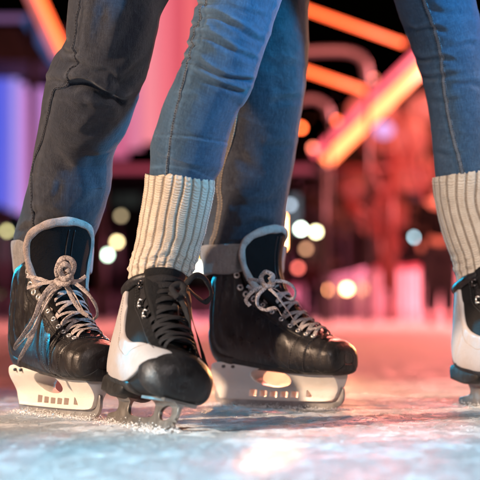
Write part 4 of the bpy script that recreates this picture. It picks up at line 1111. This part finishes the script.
tree(tx[0], 31, 4.2, 'tree with a dark straight trunk and red-lit leaves behind the far barrier', [(350, 185, .8, 31), (372, 170, .9, 31), (400, 150, .9, 30.6), (412, 180, .8, 31.4), (365, 140, .8, 31), (420, 130, .9, 31), (345, 210, .5, 30.5), (395, 200, .6, 30.5), (418, 215, .6, 31), (438, 165, .9, 31)], 3)
tx = P(328, 312, 48)
tree(tx[0], 48, 4.4, 'smaller red-lit tree left of the dark trunk', [(332, 196, .9, 48), (316, 180, .9, 48), (345, 176, .9, 48), (322, 215, .7, 47.5)], 5, .10)
fr = thing('steel_truss', tuple(P(400, 312, 26)*[1, 1, 0]), 'red-lit steel truss sloping down beside the tree', 'truss')
mb = MB(); off = np.array(fr.location[:])
for (p, q, r) in (((346, 200), (378, 222), .07), ((378, 222), (386, 290), .06), ((346, 206), (376, 232), .05), ((392, 150), (392, 300), .09), ((400, 110), (440, 250), .05), ((356, 120), (400, 250), .05), ((408, 150), (360, 226), .05), ((330, 168), (430, 168), .05)):
    mb.tube([P(*p, 26)-off, P(*q, 26)-off], r, 8)
mb.tube([P(392, 300, 26)-off, (P(392, 300, 26)-off)*[1, 1, 0]], .09, 8)
each(mb, 'beam', simple('red_paint', (.10, .02, .015), .4), fr, True)

# round lamps that turn into discs out of focus
def lamp(px, py, d, r, col, st, label, group='round lamps out of focus'):
    c = P(px, py, d); o = thing('street_lamp', (c[0], d, 0), label, 'lamp', group)
    mb = MB(); a = np.linspace(0, 2*PI, 16, endpoint=False)
    mb.grid(np.array([[(r*math.sin(t)*math.cos(b), r*math.sin(t)*math.sin(b), c[2]+r*math.cos(t)) for b in a] for t in np.linspace(.05, PI-.05, 10)]), True, True)
    part(mb, 'globe', emis('lamp_glow', lin(*col), st), o, True)
    mb = MB(); mb.tube([(0, .02, 0), (0, .02, max(.1, c[2]-r))], .035, 8); part(mb, 'post', M['black_steel'], o, True)
    mb = MB(); mb.tube([(0, 0, c[2]-r-.06), (0, 0, c[2]-r+.02)], r*.5, 10); part(mb, 'collar', M['black_steel'], o, True)
    return o
LAMPS = [(118, 137, (150, 190, 100), 5, 'faint green lamp high beside the knee of the charcoal jeans'), (117, 242, (235, 205, 130), 8, 'yellow lamp behind the ankle, right of the grey felt tongue'), (107, 255, (200, 240, 205), 12, 'white-green lamp just below the yellow one'),
         (121, 216, (150, 130, 90), 4, 'dim brownish lamp above the yellow one'), (2, 294, (170, 200, 120), 6, 'greenish lamp at the far left edge'), (6, 231, (225, 215, 130), 5, 'yellow-green lamp beside the turned cuff at far left'),
         (301, 229, (215, 240, 215), 14, 'white lamp just right of the dark trouser leg'), (316, 232, (240, 228, 160), 12, 'yellow-white lamp right beside the white one'), (306, 249, (170, 110, 70), 5, 'dim brown lamp below the pair of bright lamps'),
         (415, 237, (150, 200, 215), 7, 'pale blue lamp left of the leg warmer at right'), (326, 290, (255, 140, 70), 12, 'left of the two low orange lamps over the barrier'), (347, 289, (255, 150, 85), 13, 'right of the two low orange lamps over the barrier'),
         (197, 268, (250, 245, 215), 14, 'white lamp low between leg warmer and boot'), (204, 262, (240, 190, 90), 6, 'amber lamp beside the white one between leg warmer and boot'),
         (301, 128, (255, 100, 50), 9, 'red-orange lamp left of the thick neon beam'), (313, 148, (235, 84, 50), 5, 'lower red lamp beside the thick neon beam'), (337, 121, (235, 90, 45), 5, 'small orange lamp at the top of the thick beam'), (374, 79, (190, 70, 40), 3, 'dull orange lamp at the end of the short tube'),
         (298, 268, (225, 70, 55), 5, 'dull red lamp above the skate toe'), (333, 268, (235, 90, 60), 4, 'dull red lamp above the low orange pair'), (290, 205, (150, 170, 190), 4, 'pale grey-blue lamp beside the trouser leg')]
for px, py, c, st, lb_ in LAMPS: lamp(px, py, {(326, 290): 38, (347, 289): 33}.get((px, py), 46), .07, tuple(int(v*.78+max(c)*.22) if max(c)-min(c) < 190 else v for v in c), st*2.4, lb_)

def glow_ball(px, py, d, r, col, st, label):  # added balls of light standing in for red-lit leaves and steel
    c = P(px, py, d); o = thing('added_glow_ball', (c[0], d, 0), label, 'glow_ball', 'added glow balls standing in for red-lit leaves and steel')
    a = np.linspace(0, 2*PI, 20, endpoint=False); mb = MB()
    mb.grid(np.array([[(r*math.sin(t)*math.cos(b), r*math.sin(t)*math.sin(b), c[2]+.8*r*math.cos(t)+.01*math.sin(t*30)) for b in a] for t in np.linspace(.15, PI-.15, 22)]), True, True)
    part(mb, 'glowing_ball', emis('added_ball_glow', lin(*col), st*1.5), o, True)
    mb = MB(); mb.tube([(0, .1+r, 0), (0, .1+r, c[2]+r+.1), (0, 0, c[2]+r+.1), (0, 0, c[2]+.75*r)], .03, 8); part(mb, 'pole', M['black_steel'], o, True)
for px, py, d, r_, c, st, lb_ in ((372, 112, 27, .42, (240, 96, 80), .62, 'large added coral glow right above the thick neon beam'), (400, 138, 27, .50, (232, 84, 70), .55, 'widest added coral glow, beneath the thick neon beam'),
        (384, 130, 26, .16, (190, 150, 210), .9, 'small added lilac glow in front of the coral ones'), (412, 172, 28, .44, (220, 74, 62), .55, 'added coral glow nearest the leg warmer at right'),
        (392, 214, 29, .34, (196, 60, 50), .5, 'added red glow in front of the dark tree trunk'), (356, 186, 29, .30, (170, 52, 44), .5, 'dull added red glow left of the tree trunk'), (372, 226, 30, .22, (205, 70, 56), .5, 'small added red glow low beside the tree trunk'), (424, 108, 27, .30, (235, 100, 84), .6, 'added coral glow touching the edge of the blue jeans')):
    glow_ball(px, py, d, r_, c, st, lb_)

# people far off on the ice
def skater(px, py, d, h, mat, label, seed, wide=.24, fat=1.0):
    c = P(px, py, d); rg = random.Random(seed); o = person_root(c[0], d, label, 'distant people on the ice')
    k = h/1.75; J = [(0, 0, .95, .13, .10), (0, 0, 1.2, .13, .10), (0, 0, 1.42, .12, .09), (0, 0, 1.52, .05, .05), (0, 0, 1.63, .085, .10), (0, 0, 1.70, .07, .08)]; E = [(0, 1), (1, 2), (2, 3), (3, 4), (4, 5)]
    for sg in (-1, 1):
        n = len(J); J += [(sg*.09, 0, .88, .085), (sg*wide*.4, -.04, .5, .06), (sg*wide*.45, .02, .12, .045), (sg*wide*.46, -.10, .06, .04)]; E += [(0, n), (n, n+1), (n+1, n+2), (n+2, n+3)]
        n = len(J); J += [(sg*.2, 0, 1.42, .055), (sg*.25, 0, 1.15, .045), (sg*.24, -.1, .93, .035), (sg*.24, -.14, .87, .035)]; E += [(2, n), (n, n+1), (n+1, n+2), (n+2, n+3)]
    J = [tuple(x*k for x in j) for j in J]
    skin_body('body', J, E, M['skin'], o, 0, 1)
    J2 = [(j[0], j[1], j[2], j[3]+.035, (j[4] if len(j) > 4 else j[3])+.035) for j in J[:3]]; E2 = [(0, 1), (1, 2)]
    for b in (10, 18):
        n = len(J2); J2 += [(*J[b][:3], .075*k), (*J[b+1][:3], .06*k), (*J[b+2][:3], .05*k)]; E2 += [(2, n), (n, n+1), (n+1, n+2)]
    skin_body('coat', J2, E2, mat, o, 0, 1)
    J3 = [(0, 0, .93*k, .15*k, .12*k)]; E3 = []
    for b in (6, 14):
        n = len(J3); J3 += [(*J[b][:3], .10*k*fat), (*J[b+1][:3], .078*k*fat), (*J[b+2][:3], .062*k*fat)]; E3 += [(0, n), (n, n+1), (n+1, n+2)]
    skin_body('trousers', J3, E3, M['coat_dark'], o, 0, 1)
    mb = MB()
    for b in (9, 17):
        x_, y_ = J[b][0], J[b][1]; mb.box((x_, y_+.06, .06), (.08, .26, .09)); mb.box((x_, y_+.06, .008), (.006, .27, .016))
    each(mb, 'skate', M['rubber'], o)
    mb = MB(); mb.grid(np.array([[(.095*k*math.sin(t)*math.cos(b), .11*k*math.sin(t)*math.sin(b)+.01, 1.655*k+.10*k*math.cos(t)) for b in np.linspace(0, 2*PI, 16, endpoint=False)] for t in np.linspace(.05, 1.7, 8)]), True, True); part(mb, 'hair', M['hair'], o, True)
    return o
skater(440, 325, 19.5, 1.80, M['coat_black'], 'person in black skating alone on the far ice, left of the leg warmer at right', 1, fat=1.45)
skater(336, 318, 43, 1.72, M['coat_dark'], 'small dark person between the two low orange lamps', 2)
skater(312, 318, 44, 1.66, M['coat_wine'], 'small person in a red coat left of the low orange lamps', 3)
skater(458, 320, 30, 1.70, M['coat_grey'], 'small person in grey half behind the leg warmer at right', 4)

# floodlight on a stand behind the man's shin
def floodlight(x, y, heads, label, mat, size):
    o = thing('floodlight_stand', (x, y, 0), label, 'floodlight'); top = max(h[1] for h in heads)
    mb = MB(); mb.tube([(0, .06, .25), (0, .06, top)], .022, 10); part(mb, 'pole', M['black_steel'], o, True)
    for a in (0, 2.1, 4.2):
        mb = MB(); mb.tube([(0, .06, .45), (.32*math.cos(a), .06+.32*math.sin(a), .012)], .014, 8); part(mb, 'leg', M['black_steel'], o, True)
    for (dx, z) in heads:
        mb = MB(); mb.box((dx, .04, z), (size+.05, .07, size*.72+.05)); hd = part(mb, 'lamp_head', M['black_steel'], o)
        mb = MB(); mb.box((dx, -.003, z), (size, .012, size*.72)); part(mb, 'lens', mat, hd)
    return o
FL = P(262, 312, 8.5)
floodlight(FL[0], 8.5, [(0, P(0, 232, 8.5)[2]), (0, P(0, 160, 8.5)[2])], 'two-headed floodlight on a tripod behind the shin of the charcoal jeans', emis('flood_lens', lin(255, 165, 100), 40), .24)

# ================================================================ LIGHT
world = bpy.data.worlds.new('World'); sc.world = world; world.use_nodes = True
nt = world.node_tree; bg = nt.nodes['Background']; sky = nt.nodes.new('ShaderNodeTexSky'); sky.sky_type = 'NISHITA'; sky.sun_disc = False
sky.sun_elevation = math.radians(-4); sky.sun_rotation = math.radians(200)
nt.links.new(sky.outputs[0], bg.inputs[0]); bg.inputs[1].default_value = .05
def aim(o, tgt):
    d = Vector(tgt)-o.location; o.rotation_euler = d.to_track_quat('-Z', 'Y').to_euler()
def spot(name, loc, tgt, col, energy, size=.08, ang=40, blend=.4):
    l = bpy.data.lights.new(name, 'SPOT'); l.color = col; l.energy = energy; l.shadow_soft_size = size; l.spot_size = math.radians(ang); l.spot_blend = blend
    o = bpy.data.objects.new(name, l); COL.objects.link(o); o.location = loc; aim(o, tgt); return o
def point(name, loc, col, energy, size=.3):
    l = bpy.data.lights.new(name, 'POINT'); l.color = col; l.energy = energy; l.shadow_soft_size = size
    o = bpy.data.objects.new(name, l); COL.objects.link(o); o.location = loc; return o
sl = bpy.data.lights.new('moon', 'SUN'); sl.energy = .02; sl.color = (.7, .8, 1); sl.angle = math.radians(.5)
so = bpy.data.objects.new('moon', sl); COL.objects.link(so); so.rotation_euler = (math.radians(50), 0, math.radians(30))
spot('warm_rink_spot', (-4.0, .6, 2.1), (.02, 2.56, .40), (1, .67, .45), 1600, .10, 18.5, .35)
spot('blue_rink_spot', (3.6, .9, 2.3), (.08, 2.45, .965), (.0, .50, 1.0), 2500, .22, 16.0, .30)
spot('pale_fill_spot', (1.0, -1.6, 3.0), (.05, 2.3, .1), (1.0, .86, .86), 230, .4, 60, .6)  # added soft pinkish fill for socks and boots, not a rink lamp
spot('cyan_rim_spot', (-2.5, 5.6, .9), (-.10, 2.5, .08), (.02, .62, 1.0), 480, .08, 9, .5)
spot('ice_fill_spot', (-3.0, .6, 1.2), (-.08, 1.55, 0), (.50, .84, 1.0), 1900, .2, 23, 1.0)  # added fill that brightens and cools the foreground ice
spot('right_fill_spot', (-1.0, -2.2, 2.2), (.50, 2.62, .25), (1, .80, .66), 950, .08, 8, .6)  # added fill to lift the right leg warmer, not a rink lamp
spot('cyan_rim_spot_right', (-1.3, 5.6, .9), (.43, 2.62, .12), (.02, .62, 1.0), 420, .08, 6, .5)  # second cyan spot, added to edge the right skate
spot('floodlight_beam', (FL[0], 8.45, 1.35), (.066, 3.5, 0), (1, .50, .24), 900, .08, 7, .9)
spot('added_ice_glint', (-.35, -2.6, .74), (.034, 1.76, 0), (1, .42, .20), 8000, .01, .95, .7)  # added narrow beam, its pool imitates a warm reflection on the ice
spot('amber_rim_spot', (2.3, 8.0, 1.1), (.08, 2.7, .36), (1, .42, .16), 900, .1, 9, .5)
spot('red_rim_spot', (3.2, 6.4, 2.4), (.1, 2.7, .3), (1, .20, .14), 240, .12, 40, .6)
point('red_neon_light', (1.5, 16, 5.5), (1, .23, .17), 3600, .6)
point('red_neon_light_far', (4.5, 27.0, 5), (1, .20, .12), 900, .6)
point('pink_rink_light', (4, 22, 3.5), (1, .24, .24), 3600, .5)
point('pink_rink_light_far', (-1.5, 52, 2.0), (1, .20, .35), 1200, .4)
spot('barrier_light', (-.6, 24, 2.2), (2.6, 31, .3), (1, .20, .26), 6500, .2, 36, .8)
spot('barrier_light_near', (3.0, 21, 2.6), (4.2, 28.5, .2), (1, .20, .25), 4500, .2, 30, .8)

# ================================================================ CAMERA
cam = bpy.data.cameras.new('camera'); co = bpy.data.objects.new('camera', cam); COL.objects.link(co); sc.camera = co
co.location = (0, 0, CH); co.rotation_euler = (math.radians(90), 0, 0)
cam.sensor_width = 36; cam.lens = 36*F/480; cam.shift_y = (HZ-240)/480; cam.clip_end = 1000; cam.clip_start = .05
cam.dof.use_dof = True; cam.dof.focus_distance = 2.37; cam.dof.aperture_fstop = 4.7; cam.dof.aperture_blades = 0
vs = sc.view_settings; vs.view_transform = 'Standard'; vs.look = 'None'; vs.gamma = 1; vs.exposure = .12; vs.use_curve_mapping = False
sc.cycles.use_denoising = True
try: sc.cycles.denoiser = 'OPENIMAGEDENOISE'
except Exception: pass
sc.cycles.max_bounces = 6; sc.cycles.sample_clamp_indirect = 4
sc.render.film_transparent = False
